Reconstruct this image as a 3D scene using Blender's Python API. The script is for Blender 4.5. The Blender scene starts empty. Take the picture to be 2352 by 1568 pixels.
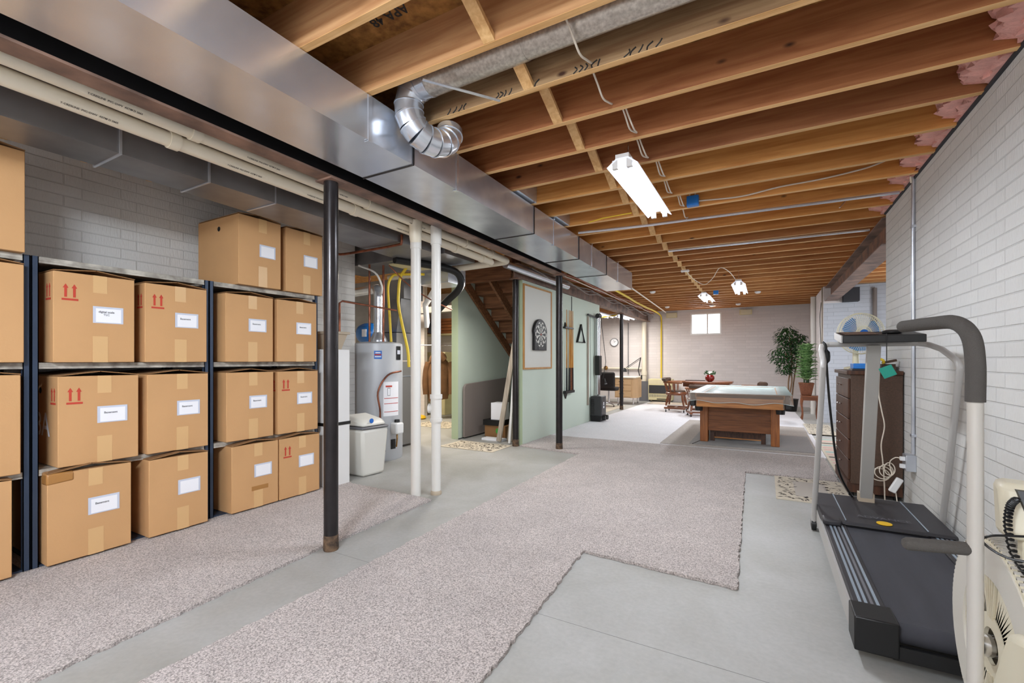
import bpy, math, random
from mathutils import Vector, Matrix
random.seed(7)
PI = math.pi
SC = bpy.context.scene
COL = SC.collection

# ------------------------------------------------------------------ materials
def nodes(name):
    m = bpy.data.materials.new(name); m.use_nodes = True
    nt = m.node_tree; b = nt.nodes['Principled BSDF']
    return m, nt, b
def lin(c):
    return tuple((x/12.92 if x <= .04045 else ((x+.055)/1.055)**2.4) for x in c[:3]) + (1,)
def plain(name, c, rough=.6, metal=0, emit=0, noise=0, nscale=8, bump=0, bscale=60, stretch=(1,1,1), dark=None, alpha=1, trans=0, coat=0):
    m, nt, b = nodes(name); N = nt.nodes; L = nt.links
    col = lin(c)
    b.inputs['Base Color'].default_value = col
    b.inputs['Roughness'].default_value = rough
    b.inputs['Metallic'].default_value = metal
    if coat: b.inputs['Coat Weight'].default_value = coat
    if emit:
        b.inputs['Emission Color'].default_value = col; b.inputs['Emission Strength'].default_value = emit
    if alpha < 1: b.inputs['Alpha'].default_value = alpha
    if trans: b.inputs['Transmission Weight'].default_value = trans
    if noise or bump:
        tc = N.new('ShaderNodeTexCoord'); mp = N.new('ShaderNodeMapping'); mp.inputs['Scale'].default_value = stretch
        L.new(tc.outputs['Object'], mp.inputs['Vector'])
    if noise:
        n = N.new('ShaderNodeTexNoise'); n.inputs['Scale'].default_value = nscale; n.inputs['Detail'].default_value = 6
        L.new(mp.outputs[0], n.inputs['Vector'])
        r = N.new('ShaderNodeValToRGB'); r.color_ramp.elements[0].position = .3; r.color_ramp.elements[1].position = .7
        d = lin(dark) if dark else tuple(x*(1-noise) for x in col[:3])+(1,)
        r.color_ramp.elements[0].color = d; r.color_ramp.elements[1].color = tuple(min(1, x*(1+noise*.5)) for x in col[:3])+(1,)
        L.new(n.outputs['Fac'], r.inputs[0]); L.new(r.outputs[0], b.inputs['Base Color'])
    if bump:
        n2 = N.new('ShaderNodeTexNoise'); n2.inputs['Scale'].default_value = bscale; n2.inputs['Detail'].default_value = 4
        L.new(mp.outputs[0], n2.inputs['Vector'])
        bp = N.new('ShaderNodeBump'); bp.inputs['Strength'].default_value = bump; bp.inputs['Distance'].default_value = .01
        L.new(n2.outputs['Fac'], bp.inputs['Height']); L.new(bp.outputs[0], b.inputs['Normal'])
    return m
def wood(name, c1, c2, axis=0, scale=1, rough=.55, knots=False, coat=0, spread=16):
    """grain running along axis, with occasional knots"""
    m, nt, b = nodes(name); N = nt.nodes; L = nt.links
    tc = N.new('ShaderNodeTexCoord'); mp = N.new('ShaderNodeMapping')
    s = [spread*scale]*3; s[axis] = 1.0*scale; mp.inputs['Scale'].default_value = s
    oi = N.new('ShaderNodeObjectInfo')
    va = N.new('ShaderNodeVectorMath'); va.operation = 'ADD'
    sc_ = N.new('ShaderNodeVectorMath'); sc_.operation = 'SCALE'; sc_.inputs['Scale'].default_value = 37
    cb = N.new('ShaderNodeCombineXYZ')
    for i in range(3): L.new(oi.outputs['Random'], cb.inputs[i])
    L.new(cb.outputs[0], sc_.inputs[0]); L.new(tc.outputs['Object'], va.inputs[0]); L.new(sc_.outputs[0], va.inputs[1])
    L.new(va.outputs[0], mp.inputs['Vector'])
    n = N.new('ShaderNodeTexNoise'); n.inputs['Scale'].default_value = 2.2; n.inputs['Detail'].default_value = 7; n.inputs['Distortion'].default_value = .6
    L.new(mp.outputs[0], n.inputs['Vector'])
    r = N.new('ShaderNodeValToRGB'); r.color_ramp.elements[0].position = .33; r.color_ramp.elements[1].position = .66
    r.color_ramp.elements[0].color = lin(c2); r.color_ramp.elements[1].color = lin(c1)
    L.new(n.outputs['Fac'], r.inputs[0]); out = r.outputs[0]
    hv = N.new('ShaderNodeHueSaturation'); mr = N.new('ShaderNodeMapRange'); mr.inputs[3].default_value = .86; mr.inputs[4].default_value = 1.12
    L.new(oi.outputs['Random'], mr.inputs[0]); L.new(mr.outputs[0], hv.inputs['Value']); L.new(out, hv.inputs['Color']); out = hv.outputs[0]
    if knots:
        v = N.new('ShaderNodeTexVoronoi'); v.inputs['Scale'].default_value = 1; v.inputs['Randomness'].default_value = 1
        m2 = N.new('ShaderNodeMapping'); s2 = [5.5]*3; s2[axis] = 2.6; m2.inputs['Scale'].default_value = s2
        L.new(va.outputs[0], m2.inputs['Vector']); L.new(m2.outputs[0], v.inputs['Vector'])
        r2 = N.new('ShaderNodeValToRGB'); r2.color_ramp.elements[0].position = .035; r2.color_ramp.elements[1].position = .095
        r2.color_ramp.elements[0].color = (1,1,1,1); r2.color_ramp.elements[1].color = (0,0,0,1)
        L.new(v.outputs['Distance'], r2.inputs[0])
        mx = N.new('ShaderNodeMixRGB'); mx.inputs[2].default_value = lin((.25,.13,.06))
        L.new(r2.outputs[0], mx.inputs[0]); L.new(out, mx.inputs[1]); out = mx.outputs[0]
    L.new(out, b.inputs['Base Color']); b.inputs['Roughness'].default_value = rough
    if coat: b.inputs['Coat Weight'].default_value = coat; b.inputs['Coat Roughness'].default_value = .2
    bp = N.new('ShaderNodeBump'); bp.inputs['Strength'].default_value = .12; bp.inputs['Distance'].default_value = .004
    L.new(n.outputs['Fac'], bp.inputs['Height']); L.new(bp.outputs[0], b.inputs['Normal'])
    return m
def brick(name, c, mortar, w=.335, h=.078, bs=.75):
    m, nt, b = nodes(name); N = nt.nodes; L = nt.links
    g = N.new('ShaderNodeNewGeometry'); s = N.new('ShaderNodeSeparateXYZ'); L.new(g.outputs['Position'], s.inputs[0])
    ad = N.new('ShaderNodeMath'); ad.operation = 'ADD'; L.new(s.outputs[0], ad.inputs[0]); L.new(s.outputs[1], ad.inputs[1])
    cb = N.new('ShaderNodeCombineXYZ'); L.new(ad.outputs[0], cb.inputs[0]); L.new(s.outputs[2], cb.inputs[1])
    bt = N.new('ShaderNodeTexBrick'); L.new(cb.outputs[0], bt.inputs['Vector'])
    bt.offset = .3; bt.inputs['Scale'].default_value = 1; bt.inputs['Brick Width'].default_value = w; bt.inputs['Row Height'].default_value = h
    bt.inputs['Mortar Size'].default_value = .0045; bt.inputs['Mortar Smooth'].default_value = .5
    bt.inputs['Color1'].default_value = lin(c); bt.inputs['Color2'].default_value = lin(tuple(x*.965 for x in c)); bt.inputs['Mortar'].default_value = lin(mortar)
    L.new(bt.outputs['Color'], b.inputs['Base Color']); b.inputs['Roughness'].default_value = .75
    mp = N.new('ShaderNodeMapping'); mp.inputs['Scale'].default_value = (1,.22,1); L.new(cb.outputs[0], mp.inputs['Vector'])
    n = N.new('ShaderNodeTexNoise'); n.inputs['Scale'].default_value = 85; n.inputs['Detail'].default_value = 2; L.new(mp.outputs[0], n.inputs['Vector'])
    iv = N.new('ShaderNodeMath'); iv.operation = 'MULTIPLY_ADD'; iv.inputs[1].default_value = -1.0; iv.inputs[2].default_value = 1.0
    L.new(bt.outputs['Fac'], iv.inputs[0])
    ma = N.new('ShaderNodeMath'); ma.operation = 'MULTIPLY_ADD'; ma.inputs[1].default_value = .85
    L.new(n.outputs['Fac'], ma.inputs[0]); L.new(iv.outputs[0], ma.inputs[2])
    bp = N.new('ShaderNodeBump'); bp.inputs['Strength'].default_value = bs; bp.inputs['Distance'].default_value = .007
    L.new(ma.outputs[0], bp.inputs['Height']); L.new(bp.outputs[0], b.inputs['Normal'])
    return m
def carpet(name, light, dark, scale=170, bump=1.0, patch=.12, pos=(.38,.6)):
    m, nt, b = nodes(name); N = nt.nodes; L = nt.links
    g = N.new('ShaderNodeNewGeometry')
    n = N.new('ShaderNodeTexNoise'); n.inputs['Scale'].default_value = scale; n.inputs['Detail'].default_value = 4; n.inputs['Roughness'].default_value = .7
    L.new(g.outputs['Position'], n.inputs['Vector'])
    r = N.new('ShaderNodeValToRGB'); r.color_ramp.elements[0].position = pos[0]; r.color_ramp.elements[1].position = pos[1]
    r.color_ramp.elements[0].color = lin(dark); r.color_ramp.elements[1].color = lin(light)
    L.new(n.outputs['Fac'], r.inputs[0])
    n2 = N.new('ShaderNodeTexNoise'); n2.inputs['Scale'].default_value = 3; n2.inputs['Detail'].default_value = 5; L.new(g.outputs['Position'], n2.inputs['Vector'])
    mr = N.new('ShaderNodeMapRange'); mr.inputs[1].default_value=.3; mr.inputs[2].default_value=.7; mr.inputs[3].default_value = 1-patch; mr.inputs[4].default_value = 1+patch
    L.new(n2.outputs['Fac'], mr.inputs[0])
    hv = N.new('ShaderNodeHueSaturation'); L.new(mr.outputs[0], hv.inputs['Value']); L.new(r.outputs[0], hv.inputs['Color'])
    L.new(hv.outputs[0], b.inputs['Base Color']); b.inputs['Roughness'].default_value = 1
    b.inputs['Sheen Weight'].default_value = .25
    bp = N.new('ShaderNodeBump'); bp.inputs['Strength'].default_value = bump; bp.inputs['Distance'].default_value = .012
    L.new(n.outputs['Fac'], bp.inputs['Height']); L.new(bp.outputs[0], b.inputs['Normal'])
    return m
def galv(name, c=(.88,.90,.93), rough=.3, c2=(.70,.72,.77), sc=3.5):
    m, nt, b = nodes(name); N = nt.nodes; L = nt.links
    tc = N.new('ShaderNodeTexCoord'); n = N.new('ShaderNodeTexNoise'); n.inputs['Scale'].default_value = sc; n.inputs['Detail'].default_value = 3; n.inputs['Roughness'].default_value=.5
    L.new(tc.outputs['Object'], n.inputs['Vector'])
    r = N.new('ShaderNodeValToRGB'); r.color_ramp.elements[0].position=.2; r.color_ramp.elements[1].position=.8
    r.color_ramp.elements[0].color = lin(c2); r.color_ramp.elements[1].color = lin(c); L.new(n.outputs['Fac'], r.inputs[0]); L.new(r.outputs[0], b.inputs['Base Color'])
    b.inputs['Roughness'].default_value = rough
    b.inputs['Metallic'].default_value = .74
    n2 = N.new('ShaderNodeTexNoise'); n2.inputs['Scale'].default_value = 5; L.new(tc.outputs['Object'], n2.inputs['Vector'])
    bp = N.new('ShaderNodeBump'); bp.inputs['Strength'].default_value = .10; bp.inputs['Distance'].default_value = .02
    L.new(n2.outputs['Fac'], bp.inputs['Height']); L.new(bp.outputs[0], b.inputs['Normal'])
    return m
def concrete_mat():
    m, nt, b = nodes('concrete'); N = nt.nodes; L = nt.links
    g = N.new('ShaderNodeNewGeometry'); out = None
    n = N.new('ShaderNodeTexNoise'); n.inputs['Scale'].default_value = 1.3; n.inputs['Detail'].default_value = 8; n.inputs['Roughness'].default_value = .62; n.inputs['Distortion'].default_value = .4
    L.new(g.outputs['Position'], n.inputs['Vector'])
    r = N.new('ShaderNodeValToRGB'); r.color_ramp.elements[0].position=.3; r.color_ramp.elements[1].position=.7
    r.color_ramp.elements[0].color = lin((.60,.595,.57)); r.color_ramp.elements[1].color = lin((.70,.70,.695)); L.new(n.outputs['Fac'], r.inputs[0])
    n2 = N.new('ShaderNodeTexNoise'); n2.inputs['Scale'].default_value = 45; n2.inputs['Detail'].default_value = 5; L.new(g.outputs['Position'], n2.inputs['Vector'])
    mr = N.new('ShaderNodeMapRange'); mr.inputs[1].default_value=.3; mr.inputs[2].default_value=.7; mr.inputs[3].default_value=.95; mr.inputs[4].default_value=1.05; L.new(n2.outputs['Fac'], mr.inputs[0])
    hv = N.new('ShaderNodeHueSaturation'); L.new(mr.outputs[0], hv.inputs['Value']); L.new(r.outputs[0], hv.inputs['Color']); L.new(hv.outputs[0], b.inputs['Base Color'])
    mr2 = N.new('ShaderNodeMapRange'); mr2.inputs[3].default_value=.4; mr2.inputs[4].default_value=.62; L.new(n.outputs['Fac'], mr2.inputs[0]); L.new(mr2.outputs[0], b.inputs['Roughness'])
    return m
M = dict(
 brick=brick('white_painted_brick', (.85,.845,.835), (.805,.80,.79)),
 brick_far=brick('white_painted_brick_far', (.88,.85,.845), (.835,.81,.805), .30, .078, .45),  # pinkish cast of the far lighting put into the white
 brick_daylit=brick('daylit_painted_brick', (.77,.785,.82), (.69,.705,.74), .335, .078, .5),  # bluish daylight put into the white brick colour
 concrete=concrete_mat(),
 concrete_dark=plain('gray_concrete', (.5,.5,.49), .8, noise=.2, nscale=3),
 carpet=carpet('speckled_carpet', (.90,.855,.84), (.49,.445,.425), 130, .9, .08, (.36,.60)),
 carpet_white=carpet('pale_carpet', (.92,.915,.93), (.80,.79,.81), 120, .3, .03),
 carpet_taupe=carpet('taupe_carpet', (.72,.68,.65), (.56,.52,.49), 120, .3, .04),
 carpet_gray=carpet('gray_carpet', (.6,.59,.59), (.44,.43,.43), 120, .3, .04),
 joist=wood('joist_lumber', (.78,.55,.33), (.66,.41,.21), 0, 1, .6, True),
 joist_underlit=wood('underlit_joist_lumber', (.93,.76,.53), (.84,.64,.40), 0, 1, .6),  # joist undersides coloured paler for the light bouncing off the floor
 joist_dim=wood('dim_joist_lumber', (.68,.45,.28), (.57,.34,.19), 0, 1, .65, True), joist_lit=wood('lit_joist_lumber', (.86,.62,.34), (.76,.50,.24), 0, 1, .6, True),  # dimmer near tone and brighter fixture-lit tone put into the lumber colour
 joist_pale=wood('pale_joist_lumber', (.80,.62,.44), (.70,.50,.33), 0, 1, .6, True),
 joist_gray=wood('weathered_lumber', (.64,.52,.38), (.50,.37,.25), 0, 1, .7, True),
 strip=wood('pale_pine', (.90,.74,.52), (.80,.61,.39), 2, 1, .65),
 subfloor=plain('osb_sheathing', (.66,.47,.24), .8, noise=.35, nscale=22, dark=(.46,.30,.13)),
 stair=wood('dark_stair_lumber', (.56,.38,.25), (.40,.25,.15), 0, 1, .7),
 oak=wood('oak', (.80,.54,.27), (.62,.38,.16), 0, 1.4, .45, coat=.2),
 oak_v=wood('oak_upright', (.72,.44,.21), (.55,.31,.13), 2, 1.4, .45, coat=.2),
 oak_dark=wood('oak_panel', (.62,.38,.20), (.46,.26,.12), 0, 1.6, .5),
 walnut=wood('walnut', (.36,.22,.14), (.22,.12,.07), 2, 1.5, .5),
 walnut_side=plain('walnut_side', (.32,.235,.18), .6, noise=.25, nscale=90),
 cherry=wood('cherry', (.54,.31,.17), (.40,.21,.10), 0, 1.4, .35, coat=.3),
 pine_frame=wood('pine_frame', (.82,.62,.36), (.70,.48,.25), 2, 1.4, .5),
 cue_wood=wood('maple', (.85,.62,.30), (.72,.47,.18), 2, 1, .3),
 desk_wood=plain('desk_laminate', (.80,.66,.50), .5, noise=.08, nscale=12, stretch=(1,1,.1)),
 galv=galv('galvanized_steel'),
 galv_bright=galv('bright_galvanized', (.93,.95,.98), .24, (.78,.81,.86), 2),
 galv_dark=galv('dull_galvanized', (.62,.62,.63), .4, (.45,.45,.46), 3),
 galv_pipe=galv('spangled_galvanized', (.90,.88,.84), .33, (.66,.63,.59), 60),
 steel=plain('dark_painted_steel', (.20,.185,.19), .25, .5, noise=.25, nscale=10),
 beam=plain('rusty_brown_steel', (.58,.46,.40), .55, .1, noise=.3, nscale=5, dark=(.32,.26,.24)),
 rust_web=plain('rusty_beam_web', (.52,.34,.23), .7, .1, noise=.4, nscale=7, dark=(.34,.24,.19)),
 web_shade=plain('shaded_beam_web', (.10,.10,.11), .5, .3),  # beam web blackened for the shade between flange and duct
 rust=plain('rusty_post_foot', (.42,.33,.25), .8, 0, noise=.5, nscale=30, dark=(.16,.12,.1)),
 shelf_steel=plain('slate_blue_steel', (.22,.27,.35), .45, .3),
 shelf_edge=plain('worn_shelf_board', (.72,.70,.66), .7, noise=.35, nscale=14, dark=(.45,.42,.39)),
 cardboard=plain('cardboard', (.79,.61,.42), .85, noise=.06, nscale=3, bump=.04, bscale=90, stretch=(1,1,1)),
 cardboard_in=plain('cardboard_edge', (.55,.40,.25), .9),
 tape=plain('packing_tape', (.84,.68,.48), .3),
 tape_brown=plain('brown_packing_tape', (.66,.47,.26), .3),
 sleeve=plain('plastic_sleeve', (.80,.82,.88), .15),
 paper=plain('paper', (.95,.95,.97), .6),
 ink=plain('black_ink', (.15,.15,.15), .7),
 red=plain('red_ink', (.75,.25,.18), .7),
 white=plain('white_enamel', (.93,.93,.93), .4),
 pvc=plain('white_pvc', (.88,.87,.85), .35),
 pvc_cream=plain('cream_pvc', (.90,.865,.79), .35),
 beige_metal=plain('beige_metal', (.85,.81,.64), .5),
 tan=plain('tan_plastic', (.72,.66,.58), .6),
 softener=plain('almond_plastic', (.86,.85,.82), .45),
 heater=plain('gray_enamel', (.76,.77,.79), .4, .1),
 furnace=plain('furnace_gray', (.52,.51,.50), .5, .3),
 copper=plain('copper', (.62,.38,.28), .35, .7, noise=.3, nscale=9, dark=(.34,.2,.16)),
 yellow=plain('yellow_gas_line', (.90,.78,.22), .5),
 blue=plain('blue_tank', (.10,.47,.80), .35),
 blue_box=plain('blue_plastic', (.12,.48,.82), .4),
 black=plain('black_plastic', (.055,.055,.06), .45),
 foam=plain('dark_foam', (.30,.285,.27), .95, bump=.3, bscale=300),
 rubber=plain('black_rubber', (.10,.10,.11), .7, noise=.2, nscale=60),
 belt=plain('treadmill_belt', (.21,.21,.235), .75, noise=.25, nscale=3, stretch=(3,.4,1)),
 hood=plain('treadmill_hood', (.17,.165,.18), .5),
 rail_silver=plain('silver_strip', (.72,.78,.84), .3, .6),
 tm_tube=plain('beige_gray_powder_coat', (.69,.68,.67), .35),
 tm_mast=plain('mast_gray', (.66,.65,.63), .5),
 shroud=plain('ivory_shroud', (.80,.785,.75), .5), bike=plain('cream_bike_plastic', (.86,.83,.74), .45),
 bike_tube=plain('ivory_powder_coat', (.74,.72,.69), .4),
 teal=plain('teal_tag', (.05,.58,.50), .5),
 green=plain('pale_green_paint', (.80,.85,.80), .7, noise=.02, nscale=3),
 green_end=plain('green_lit_end', (.76,.82,.68), .7),  # wall-end tint put in for the light falling on those faces
 board=plain('white_board', (.86,.86,.83), .5),
 insulation=plain('pink_insulation', (.95,.72,.68), 1, bump=1, bscale=30, noise=.2, nscale=14),
 sill=plain('dark_sill_seal', (.22,.22,.24), .8),
 nm=plain('white_cable', (.88,.84,.78), .5),
 cable_gray=plain('gray_cable', (.5,.46,.44), .6),
 cable_red=plain('copper_tubing', (.60,.32,.22), .5),
 felt=plain('teal_felt_under_plastic', (.68,.82,.82), .35, coat=.6),
 cover=plain('clear_table_cover', (.80,.88,.88), .3, coat=.6, alpha=.88),
 cover_skirt=plain('clear_cover_skirt', (.78,.70,.64), .3, coat=.6, alpha=.38),
 cloth_black=plain('black_fabric', (.16,.145,.145), .95, bump=.3, bscale=200),
 chrome=plain('chrome', (.85,.85,.87), .12, 1),
 brass=plain('brass', (.65,.5,.3), .3, .9),
 jacket=plain('brown_duck_canvas', (.43,.30,.19), .95, noise=.25, nscale=6, bump=.2, bscale=90),
 leaf=plain('ficus_leaf', (.20,.34,.19), .45, noise=.4, nscale=14),
 leaf_pale=plain('variegated_leaf', (.74,.86,.62), .4, noise=.2, nscale=34, dark=(.20,.44,.24)),
 bark=plain('ficus_bark', (.50,.40,.30), .9),
 wicker=plain('wicker', (.50,.30,.20), .8, bump=1, bscale=70, noise=.4, nscale=60),
 vase=plain('maroon_ceramic', (.45,.09,.09), .18, coat=.5),
 flower=plain('white_petals', (.95,.95,.90), .7),
 fan_white=plain('cream_fan_plastic', (.93,.91,.80), .4),
 fan_blade=plain('blue_fan_blade', (.16,.52,.80), .3, alpha=.85),
 glow=plain('lit_tube', (.90,.95,1.0), .5, emit=50), glow_strong=plain('bright_lit_tube', (.88,.94,1.0), .5, emit=150),
 glow_soft=plain('lit_fixture_lens', (.97,.97,1.0), .5, emit=2.2),
 window_glow=plain('daylit_frosted_glass', (.95,.98,1.0), .4, emit=2.2), fixture=plain('fixture_glow', (.95,.96,1.0), .4, emit=.45),  # reflector enamel glows by itself in place of light from its tubes
 glass=plain('glass', (.95,.98,1.0), .05, trans=1),
 rugbase=plain('cream_rug', (.80,.76,.69), .95, noise=.1, nscale=30),
 rugpat=plain('rug_pattern', (.36,.33,.31), .95),
 rugpink=plain('rug_pink', (.82,.66,.64), .95),
 rugteal=plain('rug_teal', (.60,.72,.72), .95),
 rugborder=plain('rug_border', (.84,.81,.72), .95),
 lumber=wood('gray_leaning_plank', (.70,.66,.60), (.55,.50,.45), 2, 1, .8),
 gpanel=plain('gray_fabric_panel', (.52,.48,.46), .9),
 beige_floor=plain('sunlit_concrete', (.82,.76,.66), .7, noise=.1, nscale=2),
 sticker_blue=plain('sticker_blue', (.12,.42,.78), .4), sticker_green=plain('sticker_green', (.25,.62,.25), .5),
 logo_yellow=plain('logo_yellow', (.90,.72,.15), .4), logo_gray=plain('logo_gray', (.40,.40,.42), .5), logo_faint=plain('logo_faint', (.36,.36,.39), .5), rugfield=plain('rug_field_gray', (.72,.69,.655), .95),
 cover_gray=plain('dark_gray_cover', (.2,.2,.21), .4),
)

# ------------------------------------------------------------------ mesh building
ORG = {}
class MB:
    def __init__(s): s.v = []; s.f = []; s.mi = []; s.cur = 0
    def _add(s, vs, fs):
        o = len(s.v); s.v += [tuple(v) for v in vs]; s.f += [tuple(i+o for i in f) for f in fs]; s.mi += [s.cur]*len(fs); return s
    def mat(s, i): s.cur = i; return s
    def box(s, x0, x1, y0, y1, z0, z1):
        return s._add([(x0,y0,z0),(x1,y0,z0),(x1,y1,z0),(x0,y1,z0),(x0,y0,z1),(x1,y0,z1),(x1,y1,z1),(x0,y1,z1)],
                      [(3,2,1,0),(4,5,6,7),(0,1,5,4),(1,2,6,5),(2,3,7,6),(3,0,4,7)])
    def obox(s, c, size, R=None):
        a, b, d = [k/2 for k in size]; R = R or Matrix.Identity(3); c = Vector(c)
        vs = [c + R @ Vector(p) for p in [(-a,-b,-d),(a,-b,-d),(a,b,-d),(-a,b,-d),(-a,-b,d),(a,-b,d),(a,b,d),(-a,b,d)]]
        return s._add(vs, [(3,2,1,0),(4,5,6,7),(0,1,5,4),(1,2,6,5),(2,3,7,6),(3,0,4,7)])
    def hexa(s, bot, top):
        return s._add(list(bot)+list(top), [(3,2,1,0),(4,5,6,7),(0,1,5,4),(1,2,6,5),(2,3,7,6),(3,0,4,7)])
    def bar(s, p, q, w, h, up=(0,0,1)):
        p, q = Vector(p), Vector(q); d = (q-p).normalized(); u = Vector(up)
        if abs(d.dot(u)) > .98: u = Vector((1,0,0))
        r = d.cross(u).normalized(); u = r.cross(d)
        R = Matrix((d, r, u)).transposed()
        return s.obox((p+q)/2, ((q-p).length, w, h), R)
    def tube(s, pts, r, n=12, caps=True, closed=False):
        pts = [Vector(p) for p in pts]; m = len(pts)
        rs = r if isinstance(r, (list, tuple)) else [r]*m
        vs = []; prev = None
        for i, p in enumerate(pts):
            if closed: d = pts[(i+1) % m]-pts[i-1]
            else: d = pts[min(i+1, m-1)]-pts[max(i-1, 0)]
            d.normalize()
            if prev is None:
                u = Vector((0,0,1)) if abs(d.z) < .9 else Vector((1,0,0))
            else: u = prev
            a = (u - d*u.dot(d)).normalized(); b = d.cross(a); prev = a
            for k in range(n):
                t = 2*PI*k/n; vs.append(p + (a*math.cos(t)+b*math.sin(t))*rs[i])
        fs = []
        for i in range(m if closed else m-1):
            j = (i+1) % m
            for k in range(n):
                l = (k+1) % n; fs.append((i*n+k, i*n+l, j*n+l, j*n+k))
        if caps and not closed:
            fs.append(tuple(reversed(range(n)))); fs.append(tuple((m-1)*n+k for k in range(n)))
        return s._add(vs, fs)
    def cyl(s, p, q, r, n=20, r2=None): return s.tube([p, q], [r, r2 if r2 is not None else r], n)
    def lathe(s, c, prof, n=24, axis='z', caps=True):
        vs = []; fs = []
        for (r, h) in prof:
            for k in range(n):
                t = 2*PI*k/n; a, b = r*math.cos(t), r*math.sin(t)
                p = (a, b, h) if axis == 'z' else ((h, a, b) if axis == 'x' else (b, h, a))
                vs.append((c[0]+p[0], c[1]+p[1], c[2]+p[2]))
        for i in range(len(prof)-1):
            for k in range(n):
                l = (k+1) % n; fs.append((i*n+k, i*n+l, (i+1)*n+l, (i+1)*n+k))
        if caps:
            fs.append(tuple(reversed(range(n)))); fs.append(tuple((len(prof)-1)*n+k for k in range(n)))
        return s._add(vs, fs)
    def prism(s, poly, axis, a, b):
        n = len(poly)
        def P(u, v, w): return {'x': (w,u,v), 'y': (u,w,v), 'z': (u,v,w)}[axis]
        vs = [P(u,v,a) for u,v in poly]+[P(u,v,b) for u,v in poly]
        fs = [tuple(reversed(range(n))), tuple(range(n, 2*n))]+[(i,(i+1)%n,(i+1)%n+n,i+n) for i in range(n)]
        return s._add(vs, fs)
    def quad(s, *p): return s._add(p, [tuple(range(len(p)))])
    def build(s, name, mat, parent=None, bevel=0, sharp=35):
        o = ORG.get(parent.name, Vector((0,0,0))) if parent else Vector((0,0,0))
        me = bpy.data.meshes.new(name); me.from_pydata([tuple(Vector(v)-o) for v in s.v], [], s.f)
        for mm in (mat if isinstance(mat, (list, tuple)) else [mat]): me.materials.append(M[mm])
        me.polygons.foreach_set('material_index', s.mi)
        me.update()
        import bmesh
        bm = bmesh.new(); bm.from_mesh(me); bmesh.ops.recalc_face_normals(bm, faces=bm.faces); bm.to_mesh(me); bm.free()
        me.polygons.foreach_set('use_smooth', [True]*len(me.polygons)); me.set_sharp_from_angle(angle=math.radians(sharp))
        ob = bpy.data.objects.new(name, me); COL.objects.link(ob)
        if parent: ob.parent = parent; ORG[ob.name] = o
        if bevel:
            bv = ob.modifiers.new('bevel', 'BEVEL'); bv.width = bevel; bv.segments = 2; bv.limit_method = 'ANGLE'; bv.harden_normals = False
        return ob
def tag(o, label=None, cat=None, group=None, kind=None):
    if label: o['label'] = label
    if cat: o['category'] = cat
    if group: o['group'] = group
    if kind: o['kind'] = kind
    return o
def thing(name, label, cat, loc, group=None):
    o = bpy.data.objects.new(name, None); o.empty_display_size = .1; COL.objects.link(o); o.location = loc
    ORG[o.name] = Vector(loc)
    return tag(o, label, cat, group)
def one(mb, name, mat, label, cat, group=None, bevel=0, kind=None):
    """a thing that is one mesh, origin moved to its base centre"""
    o = mb.build(name, mat, None, bevel); me = o.data
    xs = [v.co for v in me.vertices]
    c = Vector((sum(v.x for v in xs)/len(xs), sum(v.y for v in xs)/len(xs), min(v.z for v in xs)))
    me.transform(Matrix.Translation(-c)); o.location = c
    ORG[o.name] = c
    return tag(o, label, cat, group, kind)
def struct(mb, name, mat, parent=None, bevel=0):
    o = mb.build(name, mat, parent, bevel)
    if not parent: o['kind'] = 'structure'; ORG[o.name] = Vector((0,0,0))
    return o
def kids(o): return [c for c in bpy.data.objects if c.parent == o]
def dup(o, loc=None, rot=None, label=None, parent=None):
    c = o.copy(); COL.objects.link(c)
    if parent: c.parent = parent
    if loc is not None: c.location = loc
    if rot is not None: c.rotation_euler = (0,0,rot)
    if label: c['label'] = label
    for k in kids(o): dup(k, parent=c)
    return c
def text(body, size, origin, xdir, ydir, mat, parent, name='printed_text', bold=0, center=True):
    cu = bpy.data.curves.new('t', 'FONT'); cu.body = body; cu.size = size; cu.offset = bold
    if center: cu.align_x = 'CENTER'; cu.align_y = 'CENTER'
    to = bpy.data.objects.new('t', cu); COL.objects.link(to)
    dg = bpy.context.evaluated_depsgraph_get(); dg.update()
    me = bpy.data.meshes.new_from_object(to.evaluated_get(dg)); bpy.data.objects.remove(to); bpy.data.curves.remove(cu)
    X = Vector(xdir).normalized(); Y = Vector(ydir).normalized(); Z = X.cross(Y)
    R = Matrix((X, Y, Z)).transposed().to_4x4()
    o = ORG.get(parent.name, Vector((0,0,0)))
    me.transform(Matrix.Translation(Vector(origin)-o) @ R)
    me.materials.clear(); me.materials.append(M[mat]); me.name = name
    ob = bpy.data.objects.new(name, me); COL.objects.link(ob); ob.parent = parent; ORG[ob.name] = o
    return ob
def arc(c, r, a0, a1, n, u, v):
    c, u, v = Vector(c), Vector(u), Vector(v)
    return [c+(u*math.cos(a0+(a1-a0)*i/n)+v*math.sin(a0+(a1-a0)*i/n))*r for i in range(n+1)]
def smooth(pts, n=6):
    """Catmull-Rom through the points"""
    P = [Vector(p) for p in pts]; P = [2*P[0]-P[1]]+P+[2*P[-1]-P[-2]]; out = []
    for i in range(1, len(P)-2):
        for k in range(n):
            t = k/n; a, b, c, d = P[i-1:i+3]
            out.append(.5*((2*b)+(-a+c)*t+(2*a-5*b+4*c-d)*t*t+(-a+3*b-3*c+d)*t**3))
    out.append(P[-2]); return out

JZ = 2.695           # underside of the joists
JT = 2.93            # top of the joists
def JY(k): return 2.187+.4064*k

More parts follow.
